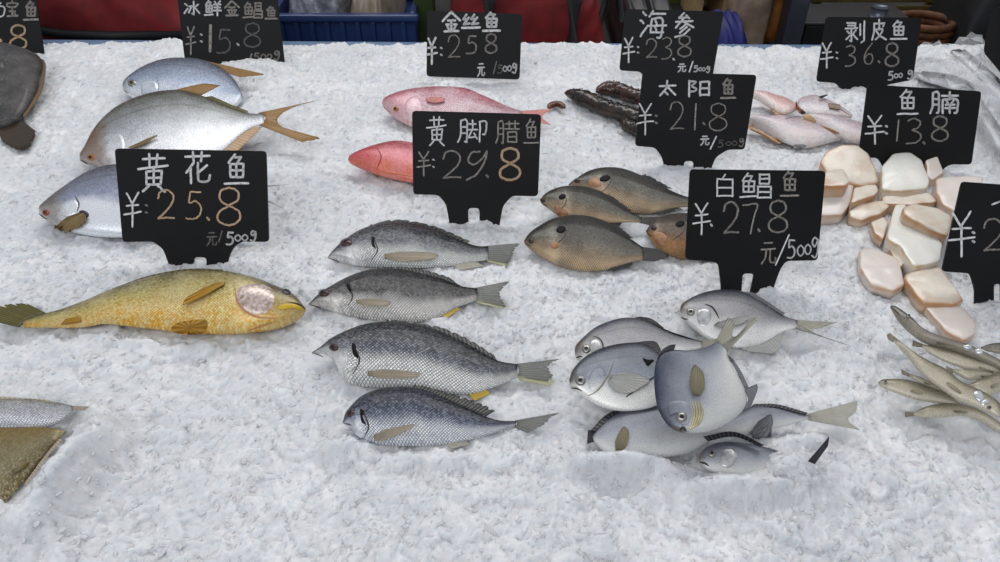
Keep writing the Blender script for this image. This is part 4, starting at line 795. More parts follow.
# peeled filefish
ff = fishmat('filefish_flesh', srgb(190, 172, 176), srgb(204, 194, 200), srgb(216, 208, 206), None, .2, (20, 8), .05, .05, .34, (0, .3, .6, .9), False, (srgb(224, 196, 190), .4))
ffp = fishmat('filefish_flesh_pink', srgb(214, 168, 162), srgb(220, 188, 186), srgb(216, 196, 186), None, .2, (20, 8), .05, .05, .34, (0, .3, .6, .9), False, (srgb(210, 150, 140), .4))
gut = plain('brown_gut_edge', srgb(176, 132, 84), .3, 0, 90, .5); gutd = plain('raw_red_cut', srgb(168, 96, 70), .3, 0, 120, .6)
G = 'peeled filefish between the two right signs'
FFD = [('pink peeled filefish half behind the sunfish price sign', ffp, .016, [(744, 92), (753, 91), (762, 90.5), (775, 94), (788, 98.5), (798, 105)], [(744, 96), (753, 98), (765, 105), (778, 113.5), (790, 114), (798, 109)], [(770, 108), (776, 113), (784, 114.5), (776, 116)]),
 ('peeled filefish with red neck cut and striped fin', ff, .022, [(796, 106), (798, 100), (804, 96), (815, 95), (828, 99.5), (842, 107), (852, 114)], [(797, 108), (803, 114), (815, 116), (828, 117), (842, 117.5), (852, 118)], [(796, 101), (799, 106), (803, 111), (801, 114), (796, 109)]),
 ('peeled filefish with brown gut edge beside the fish belly sign', ff, .022, [(800, 117.5), (812, 113), (830, 114), (846, 118), (864, 123), (878, 128)], [(802, 120), (815, 126), (832, 134), (848, 141), (862, 144), (878, 142)], [(806, 120), (816, 124), (830, 128), (842, 134), (836, 134), (820, 129), (806, 124)]),
 ('widest peeled filefish, lying in front of the other three', ff, .016, [(744, 117), (755, 115.5), (770, 115), (790, 116), (812, 121), (832, 130), (842, 136)], [(744, 121), (755, 127), (768, 134), (784, 143), (802, 148.5), (824, 145), (842, 140)], [(748, 125), (758, 130), (770, 136), (782, 142), (776, 143), (762, 135), (749, 129)])]
for i, (lab, m_, z_, tp, bt, gp_) in enumerate(FFD):
    B, r = fish('filefish', lab, 'fish', G, tp, bt, z_, .085, m_, tilt=8, N=34, M=20, prof=([0, .1, .4, .8, 1], [.35, .85, 1, .7, .3]), lump=.02)
    patch('cut_edge', gp_, B, gutd if i == 1 else gut, r, r, .0018, 5, 20, label='brown gut edge')
    if i == 1:
        fin('side_fin', [(828, 104), (829, 109)], [(839, 106), (840, 111)], B, finmat('striped_brown_fin', srgb(120, 90, 66), srgb(205, 190, 176), 7, 1), r, r, .001, .002, on=True, n=12)
        fin('spine', [(818, 98.5), (820, 100.5)], [(826, 98), (826.5, 99)], B, pdark, r, r, .003, .006, on=True, n=6)
        patch('raw_neck', [(799, 108), (802, 109), (806, 113), (801, 114)], B, mouthm, r, r, .001)
        line_on('bone_line', [(824, 101), (840, 109), (851, 116)], B, .0007, gut, r, r)
    if i == 2: patch('raw_neck', [(802, 116), (808, 114), (816, 120), (814, 125), (806, 121)], B, plain('tan_flesh', srgb(206, 170, 120), .3, 0, 90, .3), r, r, .002)
    if i == 3: line_on('bone_line', [(785, 119), (796, 116.5), (802, 117)], B, .0009, plain('grey_line', srgb(140, 136, 140), .4), r, r); patch('fold', ell(800, 146, 7, 2.2), B, plain('grey_line', 0), r, r, .001)

# sea cucumbers
def sea_cucumber(lab, axis, rad, z, mat, spikes=70, grp='dark sea cucumbers near the black sea cucumber sign'):
    A = smooth(axis, 40); sc_ = np.linalg.norm(at(A[0][0] + 1, A[0][1]) - at(*A[0])); rw = rad * sc_
    P = np.array([at(a[0], a[1], z) for a in A]); N, M = 40, 22
    root = empty('sea_cucumber', P.mean(0) - [0, 0, rw], lab, 'sea cucumber', grp)
    vs, fs = [], []; fr = []
    for i in range(N):
        tg = P[min(i + 1, N - 1)] - P[max(i - 1, 0)]; tg /= np.linalg.norm(tg); s = np.cross(tg, [0, 0, 1]); s /= np.linalg.norm(s); u_ = np.cross(s, tg)
        e = i / (N - 1); rr = rw * min(1, (math.sin(min(e, 1 - e) * 7) if min(e, 1 - e) < .22 else 1)) ** .6 + 1e-4; fr.append((s, u_, rr))
        for k in range(M):
            th = 2 * math.pi * k / M; q = rr * (1 + .09 * math.sin(i * 1.9) * math.cos(3 * th) + .10 * random.uniform(-1, 1)); vs.append(P[i] + s * q * math.cos(th) + u_ * q * .85 * math.sin(th))
    for i in range(N - 1):
        for k in range(M): k2 = (k + 1) % M; fs.append((i * M + k, i * M + k2, (i + 1) * M + k2, (i + 1) * M + k))
    fs += [tuple(range(M - 1, -1, -1)), tuple((N - 1) * M + k for k in range(M))]
    mesh('body', vs, fs, mat, root, root); FOOT.append(np.array(vs)[:, :2])
    vs, fs = [], []
    for _ in range(spikes):
        i = random.randrange(3, N - 3); th = random.uniform(-.2, math.pi + .2); s, u_, rr = fr[i]; d = s * math.cos(th) + u_ * math.sin(th); tg = np.cross(s, u_)
        c = P[i] + d * rr * .9; hh = rr * random.uniform(.02, .12); b_ = len(vs); bw = rr * .17
        for k in range(6): a = k * math.pi / 3; e2 = np.cross(d, tg); vs.append(c + (tg * math.cos(a) + e2 * math.sin(a)) * bw)
        vs.append(c + d * (hh + rr * .1)); fs += [(b_ + k, b_ + (k + 1) % 6, b_ + 6) for k in range(6)]
    mesh('warts', vs, fs, mat, root, root)
    return root
sc_m = plain('wet_brown_skin', srgb(58, 46, 38), .22, 0, 60, .7, bumpd=.002, col2=(.010, .008, .007)); sc_m2 = plain('wet_red_brown_skin', srgb(84, 54, 46), .18, 0, 80, .7, bumpd=.002, col2=(.012, .008, .007))
sea_cucumber('long dark brown sea cucumber, the nearer of the two whole ones', [(564, 93), (572, 94), (588, 100), (604, 107), (622, 113), (642, 119), (664, 124)], 8.5, .013, sc_m)
sea_cucumber('reddish brown spiky sea cucumber lying behind the long one', [(596, 92), (604, 89), (618, 90), (634, 96), (652, 102), (668, 108)], 8, .016, sc_m2, 110)
sea_cucumber('sea cucumber end sticking out low beside the sunfish sign', [(620, 121), (630, 127), (644, 133), (660, 138)], 6.5, .012, sc_m, 60)
sea_cucumber('tiny brown scrap of sea cucumber alone on the ice', [(547.5, 108), (553, 104.5), (559, 104), (565, 108)], 3.2, .006, plain('scrap_skin', srgb(128, 70, 40), .25, 0, 200, .8, col2=(.02, .01, .01)), 16, None)

# ------------------------------------------------------------------ chunks of fish belly
def chunkmat(name, pale, warm, lo=.40, hi=.66):
    if name in MC: return MC[name]
    m, t, b = newmat(name); f = noise(t, 34, 5, rough=.6)
    g = nd(t, 'ShaderNodeNewGeometry'); s = nd(t, 'ShaderNodeSeparateXYZ'); t.links.new(g.outputs['Normal'], s.inputs[0])
    at_ = nd(t, 'ShaderNodeAttribute', attribute_name='rind'); ff_ = mth(t, 'ADD', mth(t, 'MULTIPLY', at_.outputs['Fac'], .42), mth(t, 'MULTIPLY', f, .8))
    col = ramp(t, ff_, [(lo, pale), (hi, tuple(.5 * a + .5 * c for a, c in zip(pale, warm))), (.85, warm)])
    t.links.new(col, b.inputs['Base Color']); b.inputs['Roughness'].default_value = .34; b.inputs['Subsurface Weight'].default_value = .15; b.inputs['Subsurface Scale'].default_value = .004
    b.inputs['Coat Weight'].default_value = .3; bump(t, b, noise(t, 120, 3), .4, .0012); MC[name] = m; return m
white_c = chunkmat('belly_flesh_white', srgb(232, 230, 222), srgb(206, 180, 142), .5, .78); tan_c = chunkmat('belly_flesh_tan', srgb(226, 216, 200), srgb(186, 140, 98), .38, .56); pink_c = chunkmat('belly_flesh_pink', srgb(222, 212, 204), srgb(196, 160, 126), .44, .7)
def chunk(lab, pts, ztop, thick, mat, slope=(0, 0), dome=.0, seed=0):
    """a cut block: rounded top face traced by its rim, sides going down with a rind, faintly lumpy"""
    rs = np.random.default_rng(seed); M = 56
    P = np.array(pts, float); c0 = P.mean(0)
    # rim with slightly rounded corners
    rim = []
    for i in range(len(P)):
        a, b, c = P[i - 1], P[i], P[(i + 1) % len(P)]; rim += [b + (a - b) * .11, b + (a - b) * .03 + (c - b) * .03, b + (c - b) * .11]
    rim = np.array(rim); s = np.r_[0, np.cumsum(np.linalg.norm(np.diff(np.vstack([rim, rim[:1]]), axis=0), axis=1))]; R2 = np.vstack([rim, rim[:1]])
    t = np.linspace(0, s[-1], M + 1)[:-1]; rim = np.stack([np.interp(t, s, R2[:, k]) for k in (0, 1)], 1)
    cw = at(c0[0], c0[1], ztop)
    W = []
    for q in rim:
        p = at(q[0], q[1], ztop); z = ztop + slope[0] * (p[0] - cw[0]) + slope[1] * (p[1] - cw[1]); p = at(q[0], q[1], z); W.append(p)
    W = np.array(W); C = W.mean(0); V, Fc, rind = [], [], []
    V.append(C + [0, 0, dome * .5]); rind.append(0)
    rings = [(.3, dome * .5, 0), (.6, dome * .45, 0), (.86, dome * .3, .0), (.95, dome * .12, .35), (.985, -.0003, 1), (1.0, -.0018, 1), (1.005, -.005, .75), (1.0, -thick * .5, .45), (.97, -thick, .5), (.80, -thick * 1.08, 1), (.3, -thick * 1.1, 1)]
    ph = rs.uniform(0, 6, 4)
    for f, dz, rd in rings:
        for k in range(M):
            p = C + (W[k] - C) * f; n_ = .0006 * (math.sin(p[0] * 210 + ph[0]) + math.sin(p[1] * 260 + ph[1]) + math.sin((p[0] + p[1]) * 120 + ph[2]))
            p = p + np.array([n_ * .5, n_ * .5, dz + n_ * (.35 if f < .98 else 0)]); V.append(p); rind.append(rd)
    Fc += [(0, 1 + k, 1 + (k + 1) % M) for k in range(M)]
    for r_ in range(len(rings) - 1):
        for k in range(M): k2 = (k + 1) % M; a = 1 + r_ * M; Fc.append((a + k, a + M + k, a + M + k2, a + k2))
    Fc.append(tuple(1 + (len(rings) - 1) * M + k for k in range(M - 1, -1, -1)))
    if np.cross((W[5] - C)[:2], (W[12] - C)[:2]) < 0: Fc = [f_[::-1] for f_ in Fc]
    V = np.array(V); V[:, 2] = np.maximum(V[:, 2], -.012)
    o = mesh('fish_belly_chunk', V, Fc, mat); o['label'] = lab; o['category'] = 'fish piece'; o['group'] = 'pale chunks of fish belly'
    a = o.data.attributes.new('rind', 'FLOAT', 'POINT'); a.data.foreach_set('value', rind); FOOT.append(V[:, :2])
    loc = V.mean(0); loc[2] = V[:, 2].min(); o.data.transform(__import__('mathutils').Matrix.Translation(-Vector(loc))); o.location = loc
    return o
chunk('big rounded tan piece at the back left of the fish belly heap', [(820.3, 162), (825.7, 151.4), (841.7, 144.2), (857.7, 145), (868.4, 153), (877.3, 171), (879, 183), (864.8, 186), (848.8, 184), (825.7, 172)], 0.026, 0.026, tan_c, (0, .2), .004, 1)
chunk('small tan piece tucked under the rounded one beside the white pomfret sign', [(825, 171), (843.5, 168.3), (850, 181), (846, 186), (822, 186)], 0.034, 0.026, tan_c, (0, 0), .002, 2)
chunk('thick bright white square piece, tallest of the heap, before the fish belly sign', [(881.7, 166), (893.3, 153), (911, 152.2), (921.8, 159.4), (930, 180), (928, 188), (904, 191), (881.5, 190)], 0.022, 0.024, white_c, (0, .1), .005, 3)
chunk('small pale wedge standing right of the tall white square piece', [(925.4, 160), (937.8, 155.8), (944, 172.7), (932.5, 180), (928, 176)], 0.02, 0.022, pink_c, (0, .2), .001, 4)
chunk('large pale piece half hidden by the cut off right sign', [(936, 178), (960, 175.5), (984, 177), (980, 194), (958, 214), (944, 206), (936, 192)], 0.022, 0.02, pink_c, (0, .05), .003, 5)
chunk('pale flat piece touching the right edge of the white pomfret sign', [(818, 186), (838, 184.3), (854, 185), (851, 203), (842, 215), (818, 216)], 0.015, 0.017, pink_c, (0, .1), .003, 6)
chunk('small brown edged slice between the flat piece and the tall white square', [(854, 188), (866, 185), (876, 185), (879, 190.5), (874, 196), (851, 203)], 0.022, 0.018, tan_c, (0, 0), .002, 7)
chunk('oval pale slice at the near left of the heap', [(848.8, 211), (859.5, 204), (874, 201.5), (886, 201.2), (890, 206.5), (881, 214), (862, 220), (850, 217)], 0.013, 0.015, tan_c, (0, .1), .003, 8)
chunk('flat tan strip under the tall white square piece', [(881.7, 196), (905, 197), (929, 192.3), (938, 201), (914.7, 205), (884, 204)], 0.016, 0.018, tan_c, (0, 0), .002, 9)
chunk('oblong brown edged slice leaning beside the cut off right sign', [(903, 207), (914, 203), (939, 208), (953, 217), (948, 236), (927.6, 229), (904, 214)], 0.032, 0.018, tan_c, (-.1, .1), .004, 10)
chunk('large flat white piece with pointed lower corner in the middle of the heap', [(895, 204), (905, 203), (912, 219), (928, 229.5), (943, 243), (940, 262), (913, 267), (901, 247), (886, 238)], 0.02, 0.022, white_c, (0, 0), .002, 11)
chunk('tiny cream piece tucked behind the pointed white one', [(870.6, 222), (884, 216.5), (888, 222), (883, 240), (875, 234)], 0.011, 0.013, tan_c, (0, 0), .002, 12)
chunk('separate pinkish piece on the ice left of the lower heap', [(859.2, 251), (863, 247.5), (876.3, 248.4), (899, 258.4), (905, 285), (893.4, 291), (870.6, 285), (860, 268)], 0.01, 0.012, pink_c, (0, 0), .003, 13)
chunk('squarish cream piece below the pointed white one', [(903.4, 275), (922, 268), (939, 265.5), (951, 281), (964, 300), (953, 305), (922, 303), (912, 290)], 0.014, 0.016, tan_c, (0, 0), .003, 14)
chunk('lowest pinkish piece touching the dark snouted whiting', [(924, 306.5), (945, 304.5), (962, 306), (976.5, 323), (975, 335), (964.7, 341), (944.7, 330)], 0.009, 0.011, pink_c, (0, 0), .003, 15)
chunk('narrow cream sliver under the front edge of the oblong slice', [(886, 238), (896, 242), (905, 262), (900, 268), (892, 256)], 0.009, 0.011, tan_c, (0, 0), .001, 16)
# ------------------------------------------------------------------ price signs
GL = {
'鱼': [[(.45, 0), (.18, .28)], [(.42, .09), (.68, .09), (.52, .3)], [(.25, .32), (.26, .75)], [(.25, .32), (.79, .32), (.76, .75)], [(.26, .53), (.76, .53)], [(.5, .32), (.5, .75)], [(.26, .75), (.76, .75)], [(.03, .97), (.97, .96)]],
'黄': [[(.15, .12), (.9, .1)], [(.36, 0), (.38, .3)], [(.65, 0), (.62, .3)], [(0, .4), (1, .3)], [(.27, .46), (.27, .8)], [(.27, .46), (.8, .44), (.76, .8)], [(.27, .63), (.76, .62)], [(.52, .34), (.52, .8)], [(.27, .8), (.76, .8)], [(.36, .84), (.15, 1)], [(.66, .84), (.9, 1)]],
'花': [[(.05, .15), (.95, .12)], [(.33, 0), (.35, .3)], [(.65, 0), (.63, .3)], [(.35, .35), (.08, .66)], [(.25, .5), (.25, 1)], [(.85, .42), (.5, .7)], [(.52, .35), (.52, .85), (.62, .95), (.9, .93), (.97, .75)]],
'脚': [[(.1, .05), (.09, .7), (0, 1)], [(.1, .05), (.3, .05), (.3, .95), (.24, .98)], [(.1, .33), (.3, .33)], [(.1, .6), (.3, .6)], [(.37, .2), (.63, .2)], [(.5, .03), (.5, .45)], [(.34, .45), (.66, .45)], [(.48, .48), (.37, .8), (.62, .76)], [(.56, .62), (.66, .86)], [(.74, .1), (.97, .1), (.95, .62), (.86, .66)], [(.75, .1), (.75, 1)]],
'腊': [[(.1, .05), (.09, .7), (0, 1)], [(.1, .05), (.3, .05), (.3, .95), (.24, .98)], [(.1, .33), (.3, .33)], [(.1, .6), (.3, .6)], [(.42, .12), (.98, .12)], [(.57, 0), (.57, .35)], [(.82, 0), (.82, .35)], [(.38, .36), (1, .36)], [(.5, .5), (.5, .95)], [(.5, .5), (.88, .5), (.88, .95)], [(.5, .72), (.88, .72)], [(.5, .95), (.88, .95)]],
'太': [[(.03, .36), (.97, .3)], [(.48, 0), (.44, .5), (.05, 1)], [(.5, .4), (.95, .95)], [(.36, .75), (.5, .92)]],
'阳': [[(.1, 0), (.1, 1)], [(.1, .05), (.38, .08), (.22, .34), (.4, .5), (.34, .66), (.15, .68)], [(.58, .08), (.57, .92)], [(.58, .08), (.96, .06), (.95, .92)], [(.58, .48), (.95, .46)], [(.58, .9), (.95, .88)]],
'白': [[(.52, 0), (.38, .2)], [(.15, .22), (.15, 1)], [(.15, .22), (.88, .22), (.88, 1)], [(.15, .6), (.88, .6)], [(.15, .97), (.88, .97)]],
'鲳': [[(.24, 0), (.06, .3)], [(.2, .1), (.38, .1), (.3, .3)], [(.1, .32), (.1, .75)], [(.1, .32), (.46, .32), (.44, .75)], [(.1, .53), (.44, .53)], [(.27, .32), (.27, .75)], [(.1, .75), (.44, .75)], [(0, .97), (.5, .92)], [(.62, .04), (.62, .42)], [(.62, .04), (.92, .04), (.92, .42)], [(.62, .22), (.92, .22)], [(.62, .42), (.92, .42)], [(.56, .54), (.56, 1)], [(.56, .54), (.98, .54), (.98, 1)], [(.56, .76), (.98, .76)], [(.56, .98), (.98, .98)]],
'腩': [[(.1, .05), (.09, .7), (0, 1)], [(.1, .05), (.3, .05), (.3, .95), (.24, .98)], [(.1, .33), (.3, .33)], [(.1, .6), (.3, .6)], [(.42, .18), (1, .18)], [(.71, 0), (.71, .35)], [(.46, .36), (.45, 1)], [(.46, .36), (.97, .36), (.96, .95), (.88, 1)], [(.6, .42), (.64, .54)], [(.83, .42), (.77, .54)], [(.56, .6), (.88, .6)], [(.54, .76), (.9, .76)], [(.71, .6), (.71, 1)]],
'金': [[(.5, 0), (0, .45)], [(.5, 0), (1, .42)], [(.3, .42), (.72, .42)], [(.2, .62), (.8, .62)], [(.5, .42), (.5, .95)], [(.28, .72), (.35, .86)], [(.74, .7), (.66, .86)], [(.1, .97), (.92, .95)]],
'丝': [[(.25, .05), (.08, .36), (.3, .36)], [(.38, .26), (.1, .7), (.42, .66)], [(.68, .05), (.52, .36), (.74, .34)], [(.86, .24), (.56, .7), (.92, .64)], [(0, .95), (1, .93)]],
'海': [[(.12, .05), (.22, .16)], [(.02, .35), (.14, .45)], [(0, .95), (.24, .62)], [(.5, 0), (.36, .22)], [(.42, .12), (.97, .1)], [(.46, .3), (.4, .8), (.88, .8)], [(.46, .3), (.86, .3), (.8, .95), (.66, 1)], [(.28, .56), (1, .54)], [(.6, .36), (.64, .48)], [(.58, .6), (.62, .72)]],
'参': [[(.48, 0), (.25, .2), (.68, .18)], [(.6, .1), (.74, .22)], [(.1, .38), (.9, .34)], [(.5, .2), (.08, .62)], [(.5, .38), (.95, .6)], [(.58, .48), (.3, .66)], [(.64, .58), (.28, .82)], [(.76, .68), (.45, .92), (.05, 1)]],
'剥': [[(.1, .08), (.52, .08), (.5, .3)], [(.15, .2), (.5, .2)], [(.02, .34), (.62, .32)], [(.32, .34), (.32, .95), (.24, .9)], [(.12, .46), (.2, .56)], [(.06, .85), (.26, .66)], [(.54, .44), (.42, .56)], [(.38, .6), (.6, .85)], [(.76, .15), (.76, .65)], [(.96, 0), (.95, .9), (.8, 1)]],
'皮': [[(.15, .2), (.88, .18), (.8, .34)], [(.15, .2), (.14, .6), (0, 1)], [(.5, 0), (.5, .5)], [(.22, .5), (.76, .48), (.55, .8), (.25, 1)], [(.3, .58), (.6, .85), (1, 1)]],
'冰': [[(.05, .15), (.18, .28)], [(0, .85), (.22, .5)], [(.62, 0), (.62, .95), (.5, .88)], [(.32, .35), (.5, .33), (.28, .8)], [(.9, .2), (.68, .42)], [(.66, .42), (1, .85)]],
'鲜': [[(.24, 0), (.06, .3)], [(.2, .1), (.38, .1), (.3, .3)], [(.1, .32), (.1, .75)], [(.1, .32), (.46, .32), (.44, .75)], [(.1, .53), (.44, .53)], [(.27, .32), (.27, .75)], [(.1, .75), (.44, .75)], [(0, .97), (.5, .92)], [(.62, .05), (.68, .18)], [(.94, .02), (.84, .18)], [(.58, .25), (.98, .25)], [(.6, .45), (.96, .45)], [(.55, .66), (1, .66)], [(.78, .25), (.78, 1)]],
'宝': [[(.48, 0), (.52, .1)], [(.05, .32), (.08, .15), (.95, .15), (.88, .3)], [(.2, .38), (.8, .38)], [(.25, .64), (.75, .64)], [(.05, .94), (.97, .92)], [(.5, .38), (.5, .92)], [(.66, .72), (.78, .82)]],
'Y': [[(.15, 0), (.46, .3)], [(.86, -.02), (.5, .3)], [(.15, .38), (.85, .35)], [(0, .64), (1, .56)], [(.5, .3), (.5, 1)]],
'元': [[(.25, .1), (.75, .08)], [(.05, .38), (.95, .35)], [(.38, .38), (.3, .75), (.05, 1)], [(.62, .37), (.6, .85), (.7, .95), (.93, .92), (.97, .75)]],
'0': [[(.5, .02), (.1, .3), (.08, .72), (.5, .98), (.9, .7), (.9, .28), (.5, .02)]], '1': [[(.6, 0), (.4, 1)]],
'2': [[(.08, .28), (.2, .06), (.6, 0), (.92, .2), (.8, .5), (.4, .8), (.1, .97), (.12, .98), (.5, .95), (.95, .96)]],
'3': [[(.15, .08), (.55, .0), (.9, .14), (.75, .36), (.4, .46), (.8, .56), (.92, .76), (.6, .96), (.05, 1)]],
'5': [[(.9, .04), (.3, .03)], [(.3, .03), (.22, .42), (.6, .36), (.92, .56), (.85, .85), (.5, .99), (.05, .98)]],
'6': [[(.85, 0), (.4, .3), (.1, .65), (.25, .95), (.65, .98), (.9, .75), (.75, .52), (.4, .55), (.12, .75)]],
'7': [[(.03, .06), (.95, .02), (.75, .4), (.5, 1)]], '9': [[(.62, .1), (.25, .14), (.1, .4), (.4, .5), (.75, .3), (.95, .08), (.85, .4), (.5, .8), (.02, 1)]],
'8': [[(.5, 0), (.16, .1), (.14, .34), (.48, .48), (.9, .64), (.9, .88), (.5, 1), (.08, .9), (.06, .68), (.45, .5), (.84, .34), (.84, .1), (.5, 0)]],
'/': [[(.9, 0), (.1, 1)]], '.': [[(.3, .3), (.6, .6)]], 'g': [[(.85, .1), (.4, 0), (.15, .25), (.45, .45), (.85, .15), (.8, .7), (.5, 1), (.1, .9)]], ':': [[(.4, .1), (.6, .16)], [(.4, .84), (.6, .9)]],
'arc': [[(0, 0), (1, .5), (0, 1)]], 'hook': [[(.7, 0), (0, .4)], [(.3, .2), (1, .3), (.9, .9), (.4, 1)]],
}
def chalk(name, col, faint):
    m, t, b = newmat(name); f = noise(t, 420, 4)
    t.links.new(ramp(t, f, [(.25 + faint * .2, tuple(x * (1 - faint) for x in col)), (.55 + faint * .15, col)]), b.inputs['Base Color']); b.inputs['Roughness'].default_value = .8; return m
CW, CG, CO, CF = chalk('white_marker', srgb(232, 232, 232), .15), chalk('grey_chalk', srgb(178, 172, 164), .5), chalk('cream_chalk', srgb(228, 196, 160), .25), chalk('faint_chalk', srgb(140, 138, 134), .6)
board = plain('blackboard_face', (.0075, .0075, .0082), .5, 0, 16, .35, spec=.25)
def clip_round(pts, r, n=4):
    out = []
    for i in range(len(pts)):
        a, b, c = np.array(pts[i - 1], float), np.array(pts[i], float), np.array(pts[(i + 1) % len(pts)], float)
        la, lc = np.linalg.norm(a - b), np.linalg.norm(c - b); ra = min(r, .45 * la, .45 * lc); p, q = b + (a - b) / la * ra, b + (c - b) / lc * ra
        for k in range(n + 1): t = k / n; out.append((1 - t) ** 2 * p + 2 * t * (1 - t) * b + t * t * q)
    return out
def sign(label, base, lean, yaw, face, texts, zb=0.0, slot=None, text_w=1.0):
    """face: outline in the photograph's frame; it lies on a board that stands at 'base' on the ice and leans back"""
    import bmesh
    Bp = at(base[0], base[1], zb); la, ya = R(lean), R(yaw)
    n = np.array([-math.sin(ya) * math.cos(la), -math.cos(ya) * math.cos(la), math.sin(la)]); ex = np.array([math.cos(ya), -math.sin(ya), 0]); ex -= n * np.dot(ex, n); ex /= np.linalg.norm(ex); ey = np.cross(n, ex)
    root = empty('price_sign', Bp, label, 'sign', 'black handwritten price signs')
    L = np.array(root.location)
    loc2 = lambda q: (lambda p: (np.dot(p - Bp, ex), np.dot(p - Bp, ey)))(onplane(q[0], q[1], Bp, n))
    pts = [loc2(q) for q in clip_round(face, 4)]
    T = .0028
    bm = bmesh.new(); vs = [bm.verts.new(Vector(L * 0 + (Bp - L) + ex * p[0] + ey * p[1] - n * T)) for p in pts]; f = bm.faces.new(vs); f.normal_update()
    if f.normal.dot(Vector(n)) < 0: f.normal_flip()
    ex_ = bmesh.ops.extrude_face_region(bm, geom=[f]); nv = [v for v in ex_['geom'] if isinstance(v, bmesh.types.BMVert)]
    for v in nv: v.co += Vector(n * T)
    bmesh.ops.recalc_face_normals(bm, faces=list(bm.faces)); bmesh.ops.triangulate(bm, faces=[g for g in bm.faces if len(g.verts) > 4])
    me = bpy.data.meshes.new('board'); bm.to_mesh(me); bm.free(); me.materials.append(board); o = bpy.data.objects.new('board', me); sc.collection.objects.link(o); o.parent = root
    for ch, x0, y0, x1, y1, mat, wd in texts:
        V, Fc = [], []; wd = wd * np.linalg.norm(onplane(base[0] + 1, base[1], Bp, n) - onplane(base[0], base[1], Bp, n)) / 2 * text_w
        for st in GL[ch]:
            q = smooth(st, max(3, 5 * (len(st) - 1) + 1)) if len(st) > 3 else smooth(st, 4) if len(st) == 2 else np.vstack([np.linspace(a, b, 4) for a, b in zip(np.array(st)[:-1], np.array(st)[1:])])
            q = q + RNG.normal(0, .006, q.shape)
            W3 = np.array([onplane(x0 + (x1 - x0) * a, y0 + (y1 - y0) * b, Bp, n) for a, b in q]) + n * .0005
            for i in range(len(W3)):
                b0 = len(V); V.append(W3[i])
                for k in range(8): a = k * math.pi / 4; V.append(W3[i] + (ex * math.cos(a) + ey * math.sin(a)) * wd)
                Fc += [(b0, b0 + 1 + k, b0 + 1 + (k + 1) % 8) for k in range(8)]
            for i in range(len(W3) - 1):
                d = W3[i + 1] - W3[i]; ln = np.linalg.norm(d)
                if ln < 1e-6: continue
                s = np.cross(n, d / ln) * wd; b0 = len(V); V += [W3[i] + s, W3[i + 1] + s, W3[i + 1] - s, W3[i] - s]; Fc.append((b0, b0 + 3, b0 + 2, b0 + 1))
        nm = 'written_character' if ch not in '0123456789/.:g' else 'written_digit' if ch.isdigit() else 'written_mark'
        mesh(nm, V, Fc, mat, o, root)
    o2 = np.array([at(q[0], q[1], 0)[:2] for q in face[-4:]]) if False else None
    return root
def T(ch, x0, y0, x1, y1, m=CW, w=2.2): return (ch, x0, y0, x1, y1, m, w)
sign('black sign reading yellow croaker at 25.8, nearest the golden fish', (198, 268), 22, 0,
 [(114.6, 148.6), (266, 151.3), (268.8, 242), (242, 241.5), (234, 247), (229, 256), (226, 272), (226, 284), (206, 284), (206.5, 257.3), (193.5, 257.3), (194, 284), (172, 284), (170, 268), (163, 249), (153, 241.5), (122.5, 242)],
 [T('黄', 138.8, 154.4, 167.6, 191.6, CW, 2.2), T('花', 184.4, 152, 211, 183), T('鱼', 224, 154.4, 249, 184.4), T('Y', 124.4, 193, 141, 226.5, CW, 1.8), T(':', 143.7, 204, 149.7, 213.6, CG, 2), T('2', 156.8, 190, 175, 219, CO, 1.7), T('5', 185.6, 191, 202.4, 219, CO, 1.5), T('.', 206, 216, 211, 222, CO, 2.2), T('8', 217, 187.3, 241.6, 225, CO, 1.9),
  T('元', 206.5, 231.5, 217, 245.5, CF, 1.3), T('/', 218.6, 231, 222.6, 241.5, CF, 1.3), T('5', 226.4, 232, 233.6, 244.5, CW, 2), T('0', 235, 234.6, 241, 241, CW, 1.6), T('0', 242, 234.4, 248, 240.6, CW, 1.6), T('g', 250.3, 231, 256.6, 241, CW, 1.8)])
sign('black sign priced 29.8 in front of the red fish, middle of the display', (474, 222), 22, 0,
 [(412, 110.8), (541.2, 114.3), (538, 196.3), (512, 195.8), (503, 206), (500, 222), (498, 238), (479.5, 238), (479.5, 208), (468, 208), (469, 238), (450, 238), (449.4, 223), (446, 204), (438, 194.8), (413.2, 194.4)],
 [T('黄', 427, 116.7, 446, 145.5, CW, 1.5), T('脚', 458, 119.5, 487, 142, CW, 1.6), T('腊', 496, 121, 519.4, 143, CG, 1.4), T('鱼', 523.5, 119.5, 539, 143.5, CG, 1.4), T('Y', 417, 152, 430.5, 175.5, CG, 1.5), T(':', 431, 158.5, 436, 168, CW, 1.6), T('2', 441.7, 151, 461.7, 178.5, CG, 1.6), T('9', 466, 148.5, 488, 180, CG, 1.7), T('.', 485.5, 174, 489.5, 179, CG, 2.4), T('8', 499.4, 148, 521, 180, CO, 2.3)])
